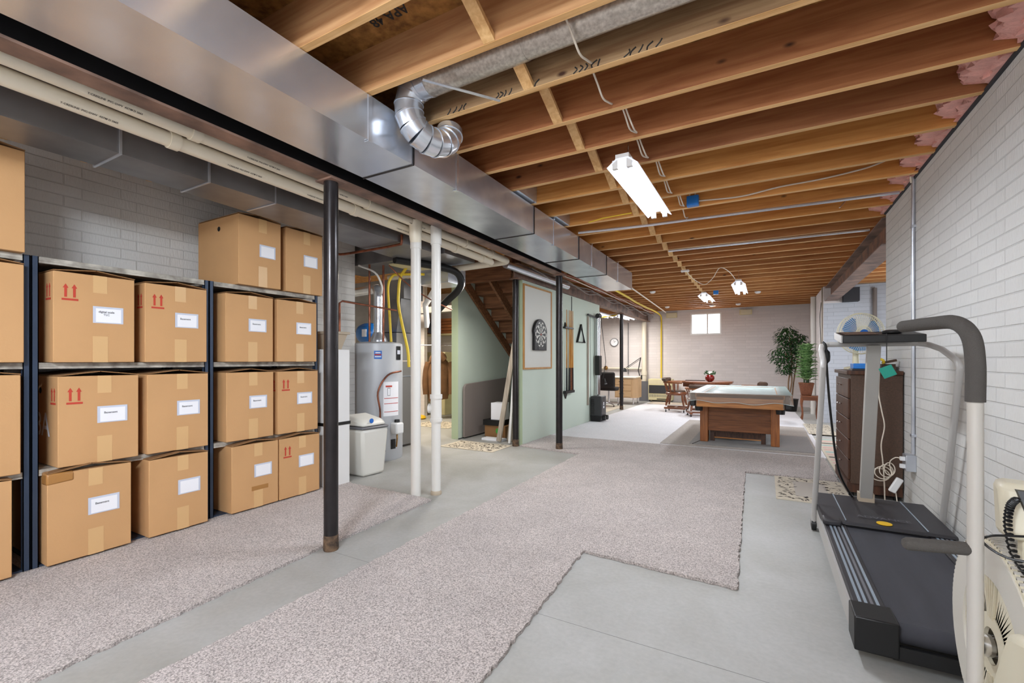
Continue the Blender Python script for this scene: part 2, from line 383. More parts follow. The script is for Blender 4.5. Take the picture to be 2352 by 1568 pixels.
# ------------------------------------------------------------------ setting
struct(MB().box(-9.5, 3.2, -3, 14.5, -.15, 0), 'floor', 'concrete')
struct(MB().box(-9.5, 3.2, -3, 14.5, JT, JT+.02), 'ceiling', 'subfloor')
struct(MB().box(1.05, 1.3, -3, 5.8, 0, JZ), 'wall_right', 'brick')
struct(MB().box(1.0, 1.3, 10.9, 14.2, 0, JZ), 'wall_right_far', 'brick_far')
struct(MB().box(1.3, 3.2, 10.9, 11.1, 0, JZ).box(1.0,1.3,10.895,10.9,0,2.36), 'wall_alcove_back', 'brick_daylit')
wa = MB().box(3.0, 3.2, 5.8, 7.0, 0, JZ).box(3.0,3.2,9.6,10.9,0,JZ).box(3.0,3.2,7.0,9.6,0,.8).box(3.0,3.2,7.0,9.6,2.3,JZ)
struct(wa, 'wall_alcove_side', 'brick_daylit')
struct(MB().box(1.3, 3.2, 5.6, 5.8, 0, JZ), 'wall_alcove_front', 'brick')
w = MB().box(-9.5, -1.93, 14.2, 14.4, 0, JT).box(-1.10, 1.3, 14.2, 14.4, 0, JT).box(-1.93,-1.10,14.2,14.4,0,1.97).box(-1.93,-1.10,14.2,14.4,2.60,JT)
struct(w, 'wall_back', 'brick_far')
struct(MB().box(-4.65, -4.40, -3, 3.935, 0, JT), 'wall_left', 'brick')
struct(MB().box(-9.5, -4.65, 3.735, 3.935, 0, JT), 'wall_left_return', 'brick')
struct(MB().box(-9.7, -9.5, 3.78, 14.4, 0, JT), 'wall_left_far', 'brick_far')
struct(MB().box(-4.65, 1.3, -3.2, -3, 0, JT), 'wall_front', 'brick')
struct(MB().box(-9.5, -4.32, 9.3, 9.45, 0, JT), 'wall_utility_back', 'brick_far')
# window in the back wall
wf = struct(MB().box(-1.93,-1.10,14.19,14.26,1.97,2.01).box(-1.93,-1.10,14.19,14.26,2.56,2.60).box(-1.93,-1.89,14.19,14.26,2.01,2.56).box(-1.14,-1.10,14.19,14.26,2.01,2.56).box(-1.49,-1.45,14.2,14.26,2.01,2.56), 'window_1', 'white')
struct(MB().box(-1.89,-1.14,14.27,14.275,2.01,2.56), 'pane', 'window_glow', wf)
wf = struct(MB().box(3.02,3.1,7.0,7.05,.8,2.3).box(3.02,3.1,9.55,9.6,.8,2.3).box(3.02,3.1,7.0,9.6,.8,.85).box(3.02,3.1,7.0,9.6,2.25,2.3).box(3.02,3.1,8.28,8.33,.8,2.3), 'window_2', 'white')
struct(MB().box(3.11,3.115,7.05,9.55,.85,2.25), 'pane', 'window_glow', wf)
# green partition walls by the stairs
struct(MB().box(-4.32,-4.2,5.8,9.3,0,2.69).mat(1).box(-4.322,-4.198,5.796,5.8,0,2.69), 'wall_stair_left', ['green','green_end'])
struct(MB().box(-3.2,-3.08,5.83,9.33,0,2.40).mat(1).box(-3.2,-3.078,5.826,5.83,0,2.40), 'wall_stair_right', ['green','green_end'])
struct(MB().box(1.035,1.06,-3,5.8,JZ-.004,JZ+.012), 'trim_1', 'sill')
struct(MB().box(-4.2,-4.188,5.8,8.6,0,.012), 'trim_2', 'sill')

# joists: each one a plank of its own
ordn = ['first','second','third','fourth','fifth','sixth','seventh','eighth','ninth','tenth','eleventh','twelfth','thirteenth','fourteenth','fifteenth','sixteenth','seventeenth','eighteenth','nineteenth','twentieth','twenty-first','twenty-second','twenty-third','twenty-fourth','twenty-fifth','twenty-sixth','twenty-seventh','twenty-eighth','twenty-ninth','thirtieth']
for k in range(-5, 30):
    y = JY(k); xl = -4.44; xr = 1.22
    if 5.75 < y < 9.3: xl = -3.06
    if y > 9.45: xl = -6.6
    if 5.9 < y < 10.85: xr = 2.98
    if y > 14.12: continue
    if k < -1: lb = 'brown wooden floor joist, %s in front of the joist nearest the round duct' % ordn[-1-k-1]
    elif k == -1: lb = 'pale brown floor joist nearest in front of the round metal duct'
    elif k == 0: lb = 'weathered brown floor joist with black ink marks just behind the round metal duct'
    else: lb = 'orange brown wooden floor joist, %s one behind the ink-marked joist' % ordn[k-1]
    one(MB().box(xl, xr, y, y+.038, JZ+.002, JT).mat(1).box(xl, xr, y, y+.038, JZ, JZ+.002), 'floor_joist', ['joist_gray' if k == 0 else ('joist_pale' if k < 0 else ('joist_dim' if k < 4 else ('joist_lit' if k < 10 else 'joist'))),'joist_underlit'], lb, 'joist', 'floor joists across the ceiling', kind=None)
# bridging strips, one diagonal per bay
for k in range(-4, 28):
    x = -1.12-.004*k; y0 = JY(k)+.04; y1 = JY(k+1)-.002
    lb = ('pale pine bridging strip between ceiling joists, ' + ('%s bay behind the ink-marked joist' % ordn[k] if k >= 0 else ('in the bay of the round metal duct' if k == -1 else '%s bay in front of the round metal duct' % ordn[-2-k])))
    one(MB().hexa([(x-.03,y0,JT-.06),(x+.03,y0,JT-.06),(x+.03,y1,JZ+.002),(x-.03,y1,JZ+.002)], [(x-.03,y0,JT-.04),(x+.03,y0,JT-.04),(x+.03,y1,JZ+.03),(x-.03,y1,JZ+.03)]), 'bridging_strip', 'strip', lb, 'strip', 'wood bridging strips between the joists')
# insulation in the joist ends over the right wall
def fluffy(x0, x1, y0, y1, z0, z1, seed):
    rnd = random.Random(seed); mb = MB(); ny, nz = 16, 10; g = []
    for j in range(nz+1):
        for i in range(ny+1):
            y = y0+(y1-y0)*i/ny; z = z0+(z1-z0)*j/nz
            g.append((x0+(x1-x0)*.35*(j/nz < .2)+rnd.uniform(-.03,.03)-.03*math.sin(PI*i/ny), y, z))
    n = len(g); g2 = [(x1, p[1], p[2]) for p in g]
    fs = []
    for j in range(nz):
        for i in range(ny):
            a = j*(ny+1)+i; fs.append((a,a+1,a+ny+2,a+ny+1)); fs.append((n+a,n+a+ny+1,n+a+ny+2,n+a+1))
    for i in range(ny): fs.append((i, n+i, n+i+1, i+1)); a = nz*(ny+1)+i; fs.append((a,a+1,n+a+1,n+a))
    for j in range(nz):
        a = j*(ny+1); fs.append((a,a+ny+1,n+a+ny+1,n+a)); a += ny; fs.append((a,n+a,n+a+ny+1,a+ny+1))
    mb._add(g+g2, fs); return mb
for k in range(-2, 9):
    one(fluffy(.95, 1.2, JY(k)+.045, JY(k+1)-.006, JZ+.013, JT-.01, k), 'insulation_batt', 'insulation',
        'pink fibreglass batt above the right wall, %s' % ('bay of the round metal duct' if k==-1 else ('bay before the round metal duct' if k==-2 else '%s bay behind the ink-marked joist' % ordn[k])), 'insulation', 'pink insulation over the right wall')

# ------------------------------------------------------------------ carpets, laid with slightly rough cut edges
def slab(poly, z0, z1, rough=.008, step=.04, seed=1):
    rnd = random.Random(seed); out = []
    n = len(poly)
    for i in range(n):
        a = Vector(poly[i]); b = Vector(poly[(i+1) % n]); L = (b-a).length; k = max(1, int(L/step)); d = (b-a).normalized(); nn = Vector((d.y, -d.x))
        for j in range(k):
            p = a+(b-a)*j/k + (nn*rnd.uniform(-rough, rough) if j else Vector((0,0))); out.append((p.x, p.y))
    return MB().prism(out, 'z', z0, z1)
def rug(poly, name, mat, label, cat='carpet', z0=.0005, z1=.018, rough=.008, step=.025, seed=1):
    return one(slab(poly, z0, z1, rough, step, seed), name, mat, label, cat)
rug([(-4.38,-2.5),(-2.44,-2.5),(-2.44,.63),(-2.535,1.95),(-2.56,3.14),(-3.62,3.17),(-3.62,3.19),(-4.38,3.17)], 'carpet_runner', 'carpet', 'speckled beige carpet runner lying along the cardboard box shelves', seed=2)
rug([(-2.08,-2.5),(-.93,-2.5),(-.945,1.47),(-1.02,2.77),(-.135,2.72),(-.196,5.615),(.64,5.615),(.64,6.86),(-3.075,6.80),(-3.075,5.75),(-2.13,5.62),(-2.075,.85)], 'carpet', 'carpet', 'large speckled beige carpet running down the middle of the basement', seed=3)
rug([(-3.075,6.80),(.66,6.86),(.66,10.4),(.6,12.6),(-3.0,13.6),(-3.075,9.4)], 'carpet', 'carpet_white', 'plain near-white carpet at the far end between green wall and pool table', z1=.014, rough=.002, step=.2, seed=4)
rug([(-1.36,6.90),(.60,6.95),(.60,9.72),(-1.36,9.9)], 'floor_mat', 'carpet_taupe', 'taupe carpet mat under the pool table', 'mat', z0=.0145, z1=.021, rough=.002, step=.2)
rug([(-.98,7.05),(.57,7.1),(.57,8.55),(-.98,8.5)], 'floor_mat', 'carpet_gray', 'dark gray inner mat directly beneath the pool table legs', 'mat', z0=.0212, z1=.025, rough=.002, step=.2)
# floor joint
struct(MB().box(-4.4,1.04,2.0,2.0022,.0002,.0005), 'trim_3', 'concrete_dark')
def patterned_rug(x0,x1,y0,y1,label,z=.0005,base='rugbase',pat='rugpat',seed=1,border=True,inner=None,stripes=None):
    t = thing('area_rug', label, 'rug', ((x0+x1)/2,(y0+y1)/2,z))
    pile = MB().box(x0,x1,y0,y1,z,z+.008)
    if stripes: pile.build('rug_pile', base, t)
    rnd = random.Random(seed); mb = pile; zz = z+.0082; mb.mat(1)
    if stripes:
        n = stripes
        for i in range(n):
            a = x0+(x1-x0)*(i+.2)/n if False else y0+(y1-y0)*(i+.25)/n
            m2 = MB().box(x0+.03,x1-.03,a,a+(y1-y0)/n*.42,zz,zz+.0006); m2.build('stripe', ['rugpink','rugteal','rugpat'][i%3 if i%4 else 0], t)
        return t
    bw = .16*min(x1-x0, y1-y0)
    if inner: MB().box(x0+bw*1.7,x1-bw*1.7,y0+bw*1.7,y1-bw*1.7,zz,zz+.0006).build('rug_field', inner, t)
    for i in range(230):
        px, py = rnd.uniform(x0+.03,x1-.03), rnd.uniform(y0+.03,y1-.03)
        if inner and x0+bw*1.8<px<x1-bw*1.8 and y0+bw*1.8<py<y1-bw*1.8: continue
        a = rnd.uniform(0,PI); l = rnd.uniform(.014,.032); dx,dy = math.cos(a)*l, math.sin(a)*l; ex,ey = -dy*.35,dx*.35
        mb.quad((px-dx,py-dy,zz+.0008),(px+ex,py+ey,zz+.0008),(px+dx,py+dy,zz+.0008),(px-ex,py-ey,zz+.0008))
    mb.build('rug_pile', [base, pat], t); return t
patterned_rug(-4.08,-3.19,5.18,5.72,'cream rug with black floral pattern before the stair cupboard',z=.0005,seed=3)
patterned_rug(.08,.66,4.69,5.59,'small cream floral rug beyond the treadmill beside the dresser',inner='rugfield',seed=5,pat='rugpat')
patterned_rug(.62,1.02,8.95,10.3,'small cream floral rug beside the pool table at the alcove',z=.019,seed=6)
patterned_rug(.67,1.6,5.98,8.6,'pastel striped rug in the alcove opening behind the dresser',z=.0005,stripes=14)
patterned_rug(-5.9,-5.0,6.6,7.3,'cream patterned rug on the utility room floor under the jacket',z=.0005,seed=8)
patterned_rug(-4.6,-3.3,10.2,12.2,'red and cream patterned rug on the office floor beyond the far post',z=.0005,seed=9,pat='rugpink',inner='rugpink')
patterned_rug(-2.9,-1.9,12.95,13.65,'cream rug in front of the wall heater',z=.019,seed=10,pat='rugpink')

# ------------------------------------------------------------------ steel beams and posts
def ibeam(x, y0, y1, z0, z1, w, label, mat='beam', web='beam'):
    h = .012
    return one(MB().box(x-w/2,x+w/2,y0,y1,z0,z0+h).box(x-w/2,x+w/2,y0,y1,z1-h,z1).mat(1).box(x-.005,x+.005,y0,y1,z0+h,z1-h), 'steel_beam', [mat,web], label, 'beam')
ibeam(-2.475,-2.9,5.83,2.405,2.66,.115,'brown steel I-beam over the two near black posts, below the big duct',web='web_shade')
ibeam(-3.15,5.70,14.18,2.405,2.62,.15,'brown steel I-beam over the green wall and the far post')
ibeam(1.12,5.82,10.88,2.40,2.67,.20,'rusty steel I-beam over the alcove opening on the right',web='rust_web')
def post(x, y, r, top, label):
    t = thing('steel_post', label, 'post', (x,y,0), 'round steel support posts')
    MB().cyl((x,y,.09),(x,y,top-.012),r,28).build('pole','steel',t)
    MB().lathe((x,y,0),[(r*1.02,0),(r*1.08,.01),(r*1.04,.05),(r*1.01,.10)],28).build('rusty_foot','rust',t)
    MB().box(x-.075,x+.075,y-.06,y+.06,top-.012,top).build('cap_plate','beam',t)
post(-2.48,2.02,.0455,2.405,'black steel post standing at the carpet runner edge, nearest the camera')
post(-2.485,5.79,.0455,2.405,'black steel post standing just in front of the dartboard wall corner')
post(-3.145,5.745,.0455,2.405,'black steel post beside the leaning planks at the stair cupboard')
post(-3.16,11.3,.044,2.405,'dark steel post before the office area, farthest from the camera')

# ------------------------------------------------------------------ main duct (tapered slightly, in sheet-metal lengths)
t = thing('air_duct','big shiny galvanized rectangular duct hanging along the joists over the near posts','duct',(-2.11,2,2.44))
ys = [-2.8,.2,2.155,3.83,5.0,6.05,7.42]
for i in range(len(ys)-1):
    a,b = ys[i],ys[i+1]; za,zb = [2.442-.0105*max(0,q-2) for q in (a,b)]; ta,tb = [JZ-.004-.0075*max(0,q-2.2) for q in (a,b)]
    mb = MB().hexa([(-2.325,a,za),(-1.90,a,za),(-1.90,b-.002,zb),(-2.325,b-.002,zb)],[(-2.325,a,ta),(-1.90,a,ta),(-1.90,b-.002,tb),(-2.325,b-.002,tb)])
    mb.build('duct_section', 'galv_bright' if i%2 else 'galv', t)
    if i: MB().box(-2.33,-1.895,a-.006,a+.004,za-.006,za+.0).box(-1.9,-1.893,a-.006,a+.004,za,ta).build('seam','steel',t)
for y in (1.79,2.6,4.28,5.45,6.6):
    zz = 2.442-.0105*max(0,y-2); MB().box(-1.9,-1.896,y,y+.028,zz-.004,JZ-.006).box(-1.93,-1.896,y,y+.028,zz-.008,zz-.004).build('hanger_strap','galv_bright',t)
for k,(a,b) in enumerate([(3,4),(5,6)]):
    one(MB().box(-2.3,-1.86,JY(a)+.04,JY(b)-.002,JZ+.002,JT-.01),'duct_boot','galv_bright','sheet-metal box closing the joist bay above the big duct, %s the elbow' % ('nearer to' if k==0 else 'farther from'),'duct box','sheet-metal boxes above the duct')
# round duct with elbow
r = .08
t = thing('round_duct','spotted galvanized round duct in the near joist bay ending in a segmented elbow','duct',(-1.2,2.0,2.7))
MB().tube([(1.0,2.005,2.815),(-.55,2.005,2.815)],r,28).build('pipe','galv_pipe',t)
MB().tube([(-.54,2.005,2.815),(-1.05,2.005,2.812)],r*.99,28).build('pipe','galv_pipe',t)
MB().tube([(-1.04,2.005,2.812),(-1.67,2.005,2.80)],r*1.02,28).build('pipe','galv_pipe',t)
path = smooth([(-1.65,2.005,2.80),(-1.755,2.005,2.785),(-1.80,2.005,2.71),(-1.79,2.012,2.62),(-1.765,2.05,2.555),(-1.735,2.12,2.53),(-1.715,2.20,2.55),(-1.71,2.26,2.60),(-1.72,2.285,2.66)],3)
for i in range(0,len(path)-1,2):
    j = min(i+2,len(path)-1)
    MB().tube(path[i:j+1],[r*1.03]+[r]*(j-i),26,caps=False).build('elbow_segment','galv_bright',t)
    c = path[i]; d = (path[i+1]-c).normalized(); 
    MB().tube([c-d*.004,c+d*.004],r*1.06,26).build('crimp_ring','galv_bright',t)
one(MB().bar((-1.55,1.83,2.685),(-1.28,2.16,2.665),.018,.004),'strap','galv_bright','thin loose metal strap slanting under the round duct','strap')

# second duct behind the pipes
t = thing('air_duct','dull gray rectangular duct running above the boxes by the left brick wall','duct',(-3.28,1.5,2.38))
MB().box(-3.44,-3.125,-2.8,1.60,2.38,2.66).build('duct_section','galv_dark',t)
MB().hexa([(-3.46,1.60,2.38),(-3.125,1.60,2.38),(-3.09,3.95,2.38),(-3.66,3.95,2.38)],[(-3.46,1.60,2.66),(-3.125,1.60,2.66),(-3.09,3.95,2.66),(-3.66,3.95,2.66)]).build('duct_section','galv_dark',t)
for y in (1.14,1.6,2.05): MB().box(-3.47,-3.118,y,y+.012,2.374,2.66).build('seam','galv',t)

# ------------------------------------------------------------------ drain pipes
def pipe(name, pts, r, mat, label, cat='pipe', rings=(), group=None, n=18, ringmat=None, ringr=1.18):
    t = thing(name, label, cat, pts[0], group)
    MB().tube(pts, r, n).build('pipe_run', mat, t)
    for (p, q) in rings: MB().tube([p, q], r*ringr, n).build('coupling', ringmat or mat, t)
    return t
z_ = lambda y: 2.508-.012*y
for dx,dz,lb,yend in ((0.0,.02,'cream plastic drain pipe beside the steel beam, upper one of the pair',4.95),(-.085,-.035,'cream plastic drain pipe beside the steel beam, lower one of the pair',4.72)):
    x = -2.80+dx
    pts = [(x,-2.8,z_(-2.8)+dz),(x,yend-.1,z_(yend)+dz)]+arc((x-.1,yend-.1,z_(yend)+dz),.1,0,PI/2,5,(1,0,0),(0,1,0))+[(-4.6,yend,z_(yend)+dz-.03)]
    off = 0 if dx==0 else -.07
    rg = [((x,y+off,z_(y)+dz),(x,y+off+.05,z_(y)+dz)) for y in (1.34,2.62,3.98,4.5)]
    o = pipe('drain_pipe', pts, .041, 'pvc_cream', lb, rings=rg, group='paired cream drain pipes')
    for y in (1.0,1.75,2.3,3.2): text('T-CRESLINE  PVC-DWV  ASTM D 2665', .013, (x+.030,y+off,z_(y)+dz-.031), (0,1,0), (.7,0,.7), 'ink', o, bold=.0002)
pipe('stack_pipe',[(-2.79,3.2,.0),(-2.79,3.2,2.52)],.045,'pvc','white vertical drain stack on the bare floor, left one of two','pipe',rings=[((-2.79,3.2,2.25),(-2.79,3.2,2.5))],ringr=1.12)
MB().tube([(-2.79,3.2,2.30),(-2.785,3.19,2.36),(-2.78,3.185,2.50)],[.049,.056,.06],16).build('torn_paper_wrap','pvc_cream',[o for o in bpy.data.objects if o.name.startswith('stack_pipe')][0])
t = pipe('stack_pipe',[(-2.66,3.33,.0),(-2.66,3.33,2.50)],.043,'pvc','white vertical drain stack with a cleanout fitting, right one of two','pipe',rings=[((-2.66,3.33,.66),(-2.66,3.33,.91)),((-2.66,3.33,2.3),(-2.66,3.33,2.47))])
MB().tube([(-2.66,3.33,.67),(-2.66,3.33,.70)],.057,20).build('collar','pvc',t); MB().tube([(-2.66,3.33,.88),(-2.66,3.33,.92)],.057,20).build('collar','pvc',t)
MB().tube([(-2.66,3.33,.79),(-2.712,3.31,.79)],.04,20).tube([(-2.712,3.31,.79),(-2.725,3.305,.79)],.045,20).build('cleanout_cap','pvc',t)
MB().lathe((-2.66,3.33,0),[(.05,0),(.052,.02),(.045,.035)],20).build('floor_collar','tan',t)
pipe('vent_pipe',[(-3.0,5.2,2.50),(-2.98,7.3,2.50)],.05,'galv_bright','shiny round vent pipe running beside the beam above the dartboard','pipe')
pipe('vent_pipe',[(-3.5,4.7,2.45),(-3.7,4.75,2.3),(-4.1,4.9,2.0),(-4.15,5.0,1.7)],.04,'pvc','white plastic pipe slanting down behind the drain stacks','pipe')
pipe('insulated_hose',smooth([(-3.62,3.8,2.36),(-3.45,4.3,2.36),(-3.36,4.58,2.33),(-3.34,4.68,2.22),(-3.42,4.72,2.12),(-3.62,4.75,2.0),(-3.82,4.78,1.85),(-3.92,4.8,1.6)],5),.045,'black','thick black insulated hose looping down behind the drain stacks','hose')

# ------------------------------------------------------------------ shelving and cartons
def carton(name_label, yc, z0, w, h, d, xf, arrows=False, note='Basement', yo=0, tape=True, lab=(.06,.30), sheet='sleeve', side_arrow=False, text8=False, rot=0, peak=.025, hole=False):
    """cardboard carton, its front towards +x"""
    t = thing('cardboard_box', name_label, 'box', (xf-d/2, yc, z0), 'cardboard boxes on the shelves')
    x0, x1, y0, y1 = xf-d, xf, yc-w/2, yc+w/2; zt = z0+h
    MB().box(x0,x1,y0,y1,z0,zt).build('carton','cardboard',t,bevel=.004)
    for s in (0,1):
        a,b = (y0,yc-.003) if s==0 else (yc+.003,y1)
        za,zb = (zt+.002,zt+peak) if s==0 else (zt+peak,zt+.002)
        MB().hexa([(x0+.01,a,za),(x1+.003,a,za),(x1+.003,b,zb),(x0+.01,b,zb)],[(x0+.01,a,za+.005),(x1+.003,a,za+.005),(x1+.003,b,zb+.005),(x0+.01,b,zb+.005)]).build('flap','cardboard_in',t)
    e = x1+.001; m = yc+.02
    if tape:
        MB().box(e,e+.0006,m-.038,m+.038,z0,z0+.15*h/.5).build('tape_strip','tape',t)
        MB().box(e,e+.0006,m-.036,m+.034,zt-.10*h/.5,zt).build('tape_strip','tape',t)
    if note is not None:
        cy = yc+lab[0]; cz = z0+lab[1]; ww, hh = .155*w/.4, .105
        MB().box(e+.0012,e+.002,cy-ww/2,cy+ww/2,cz-hh/2,cz+hh/2).build('label_sleeve',sheet,t)
        MB().box(e+.0022,e+.0028,cy-ww/2+.014,cy+ww/2-.012,cz-hh/2+.006,cz+hh/2-.012).build('label_card','paper',t)
        if note: text(note,.0175,(e+.0036,cy-.01,cz+.01),(0,1,0),(0,0,1),'logo_gray',t,bold=.0004)
    if arrows:
        for s in (0,1):
            ya = y0+.055+s*.04; zb = zt-.15
            p = [(ya-.006,zb),(ya+.006,zb),(ya+.006,zb+.055),(ya+.013,zb+.055),(ya,zb+.08),(ya-.013,zb+.055),(ya-.006,zb+.055)]
            MB().prism(p,'x',e,e+.0008).build('printed_arrow','red',t)
        MB().box(e,e+.0008,y0+.037,y0+.113,zb-.02,zb-.008).build('printed_bar','red',t)
        f = y0-.001
        for s in (0,1):
            xa = x1-.05-s*.04; p = [(xa-.006,zb),(xa+.006,zb),(xa+.006,zb+.055),(xa+.013,zb+.055),(xa,zb+.08),(xa-.013,zb+.055),(xa-.006,zb+.055)]
            MB().prism(p,'y',f-.0008,f).build('printed_arrow','red',t)
        MB().box(x1-.11,x1-.032,f-.0008,f,zb-.02,zb-.008).build('printed_bar','red',t)
    if text8: text('8A',.2,(x1-.24,y0-.002,z0+.24),(1,0,0),(0,0,1),'paper',t,bold=.003)
    if hole: MB().lathe((x1-.28,y0-.0005,zt-.09),[(.001,-.001),(.02,-.001),(.02,.0005)],16,axis='y').build('hand_hole','black',t)
    return t
S = [.055,.59,1.22,1.845]
XF = -3.68
spec = [
 # y0,y1,z,h,xf,label,opts
 (1.028,1.426,S[2],.545,XF,'cardboard box with red arrows and two-line label, third shelf by the left post',dict(arrows=True,note='digital scale\nTLC')),
 (1.484,1.875,S[2],.54,XF,'cardboard box with red arrows and Basement label, second from the left on the third shelf',dict(arrows=True)),
 (2.012,2.403,S[2],.54,XF,'plain cardboard box with glossy crinkled label, third shelf just right of the middle post',dict(note='Basement')),
 (2.443,2.835,S[2],.54,XF,'plain cardboard box with crinkled label at the right end of the third shelf',dict(note='Basement')),
 (1.049,1.448,S[1],.545,XF,'cardboard box with red arrows and 8A on its dark side, second shelf',dict(arrows=True,text8=True,hole=True)),
 (1.497,1.885,S[1],.545,XF,'cardboard box with torn top tape, second shelf left of the middle post',dict()),
 (2.018,2.407,S[1],.545,XF,'plain cardboard box on the second shelf just right of the middle post',dict()),
 (2.447,2.849,S[1],.545,XF,'cardboard box with red arrows at the right end of the second shelf',dict(arrows=True)),
 (0.997,1.400,S[0]-.05,.555,XF+.02,'cardboard box with crumpled brown tape corner on the lowest shelf beside the left double post',dict(peak=.03)),
 (1.494,1.869,S[0]-.05,.545,XF+.03,'plain cardboard box on the lowest shelf left of the middle post, card label tilted up',dict(note='')),
 (2.041,2.431,S[0]-.05,.545,XF+.03,'cardboard box with a brown tape patch, lowest shelf right of the middle post',dict(note='')),
 (2.443,2.844,S[0]-.05,.545,XF+.03,'cardboard box with red arrows at the right end of the lowest shelf',dict(arrows=True,note='')),
 (.52,.908,S[2],.555,XF,'cardboard box cut by the left picture edge on the third shelf',dict(note=None)),
 (.50,.895,S[1],.56,XF,'cardboard box cut by the left picture edge on the second shelf',dict(note=None)),
 (.46,.856,S[0]-.05,.56,XF+.02,'cardboard box cut by the left picture edge on the lowest shelf',dict(note=None)),
 (.52,.912,S[3],.575,XF,'cardboard box at the upper left picture edge on top of the shelves',dict(note=None)),
 (2.112,2.475,S[3],.565,XF,'cardboard box with hand hole and long side showing, on top of the shelves',dict(note='',hole=True)),
 (2.537,2.915,S[3],.565,XF-.02,'cardboard box behind the near black post on top of the shelves',dict(note='')),
]
for (a,b,z,h,xf,lb,op) in spec:
    if z < .02: z, h = .028, h-.022
    t = carton(lb,(a+b)/2,z+.002,b-a,h,.60,xf,**op)
    if 'brown tape patch' in lb: MB().box(xf+.001,xf+.0018,2.20,2.34,.17,.205).build('tape_patch','tape_brown',t)
    if 'crumpled brown' in lb:
        MB().hexa([(xf-.08,a-.004,.50),(xf+.004,a-.004,.50),(xf+.004,a+.12,.51),(xf-.08,a+.12,.51)],[(xf-.08,a-.004,.575),(xf+.004,a-.004,.57),(xf+.003,a+.12,.565),(xf-.08,a+.12,.575)]).build('tape_corner','tape_brown',t,bevel=.01)
def rack(y0, y1, label):
    t = thing('shelving_unit', label, 'shelf', (-4.05,(y0+y1)/2,0), 'slate blue storage shelving')
    for y in (y0,y1-.03):
        for x in (-3.765,-4.385):
            MB().box(x,x+.035,y,y+.004,.0185,S[3]).box(x+.031 if x>-4 else x,x+.035 if x>-4 else x+.004,y,y+.03,.0185,S[3]).box(x,x+.035,y+.026,y+.03,.0185,S[3]).build('upright','shelf_steel',t)
    for i,z in enumerate(S):
        zz = z if i else .029
        MB().box(-4.385,-3.735,y0+.03,y1-.03,zz-(.022 if i else .010),zz).build('shelf_board','shelf_edge' if i else 'shelf_steel',t)
        if i: MB().box(-3.76,-3.733,y0+.03,y1-.03,zz-.036,zz-.023).build('shelf_beam','shelf_steel' if i==0 else 'shelf_edge',t)
rack(-.02,.945,'slate blue metal shelving unit at the left picture edge')
rack(.95,1.915,'slate blue metal shelving unit in the middle of the row')
rack(1.92,2.885,'slate blue metal shelving unit at the right end beside the white cabinet')

# ------------------------------------------------------------------ utility corner
t = thing('utility_cabinet','tall narrow white cabinet with a black strap beside the box shelves','cabinet',(-4.04,3.07,0))
MB().box(-4.39,-3.64,2.935,3.19,.01,1.34).build('body','white',t,bevel=.006)
MB().box(-4.395,-3.634,2.93,3.196,.60,.63).build('strap','black',t)
t = thing('planter','tan plastic planter box on top of the white cabinet','planter',(-3.9,3.06,1.345))
MB().hexa([(-4.2,3.0,1.343),(-3.68,3.0,1.343),(-3.68,3.12,1.343),(-4.2,3.12,1.343)],[(-4.24,2.97,1.49),(-3.64,2.97,1.49),(-3.64,3.16,1.49),(-4.24,3.16,1.49)]).build('pot','tan',t)
MB().box(-4.26,-3.62,2.95,3.18,1.49,1.515).build('rim','tan',t,bevel=.004)
t = thing('water_softener','almond plastic water softener with rounded lid on the bare floor','water softener',(-3.88,3.58,0))
MB().hexa([(-4.02,3.42,.0),(-3.70,3.42,.0),(-3.67,3.70,.0),(-3.99,3.72,.0)],[(-4.05,3.39,.50),(-3.68,3.39,.50),(-3.64,3.73,.50),(-4.02,3.75,.50)]).build('tank','softener',t,bevel=.03)
MB().hexa([(-4.05,3.39,.53),(-3.68,3.39,.53),(-3.64,3.73,.53),(-4.02,3.75,.53)],[(-4.0,3.42,.65),(-3.75,3.42,.60),(-3.71,3.70,.60),(-3.98,3.72,.65)]).build('lid','softener',t,bevel=.035)
MB().hexa([(-4.05,3.388,.502),(-3.677,3.388,.502),(-3.637,3.732,.502),(-4.02,3.752,.502)],[(-4.05,3.388,.528),(-3.677,3.388,.528),(-3.637,3.732,.528),(-4.02,3.752,.528)]).build('band','logo_gray',t,bevel=.02)
MB().lathe((-3.695,3.53,.585),[(.0,-.004),(.025,-.004),(.025,.006),(0,.006)],20,axis='x').build('badge','sticker_blue',t)
# water heater
hx, hy, hr = -4.32, 4.245, .30
t = thing('water_heater','tall gray cylindrical water heater with stickers beside the furnace','water heater',(hx,hy,0))
MB().lathe((hx,hy,0),[(hr*.97,0),(hr,.02),(hr,1.40),(hr*.985,1.44),(hr*.9,1.455)],48).build('tank','heater',t)
MB().lathe((hx,hy,1.455),[(hr*.89,0),(hr*.6,.012),(.001,.016)],40,caps=False).build('top','heater',t)
nrm = Vector((-hx,-hy,0)).normalized(); tn = Vector((-nrm.y,nrm.x,0))
def on_heater(name, mat, ang, z0, z1, halfw, off=.002, n=8):
    mb = MB(); base = math.atan2(nrm.y,nrm.x)+ang
    for i in range(n):
        a0 = base-halfw+2*halfw*i/n; a1 = base-halfw+2*halfw*(i+1)/n; R = hr+off
        mb.quad((hx+R*math.cos(a0),hy+R*math.sin(a0),z0),(hx+R*math.cos(a1),hy+R*math.sin(a1),z0),(hx+R*math.cos(a1),hy+R*math.sin(a1),z1),(hx+R*math.cos(a0),hy+R*math.sin(a0),z1))
    return mb.build(name, mat, t)
on_heater('warning_label','paper',.55,.55,.97,.36)
on_heater('label_panel','red',.42,.905,.925,.14,.004); on_heater('label_panel','ink',.42,.80,.895,.06,.004); on_heater('label_panel','paper',.42,.805,.89,.05,.005)
for z in (.60,.70,.765): on_heater('label_line','red',.55,z,z+.007,.33,.004)
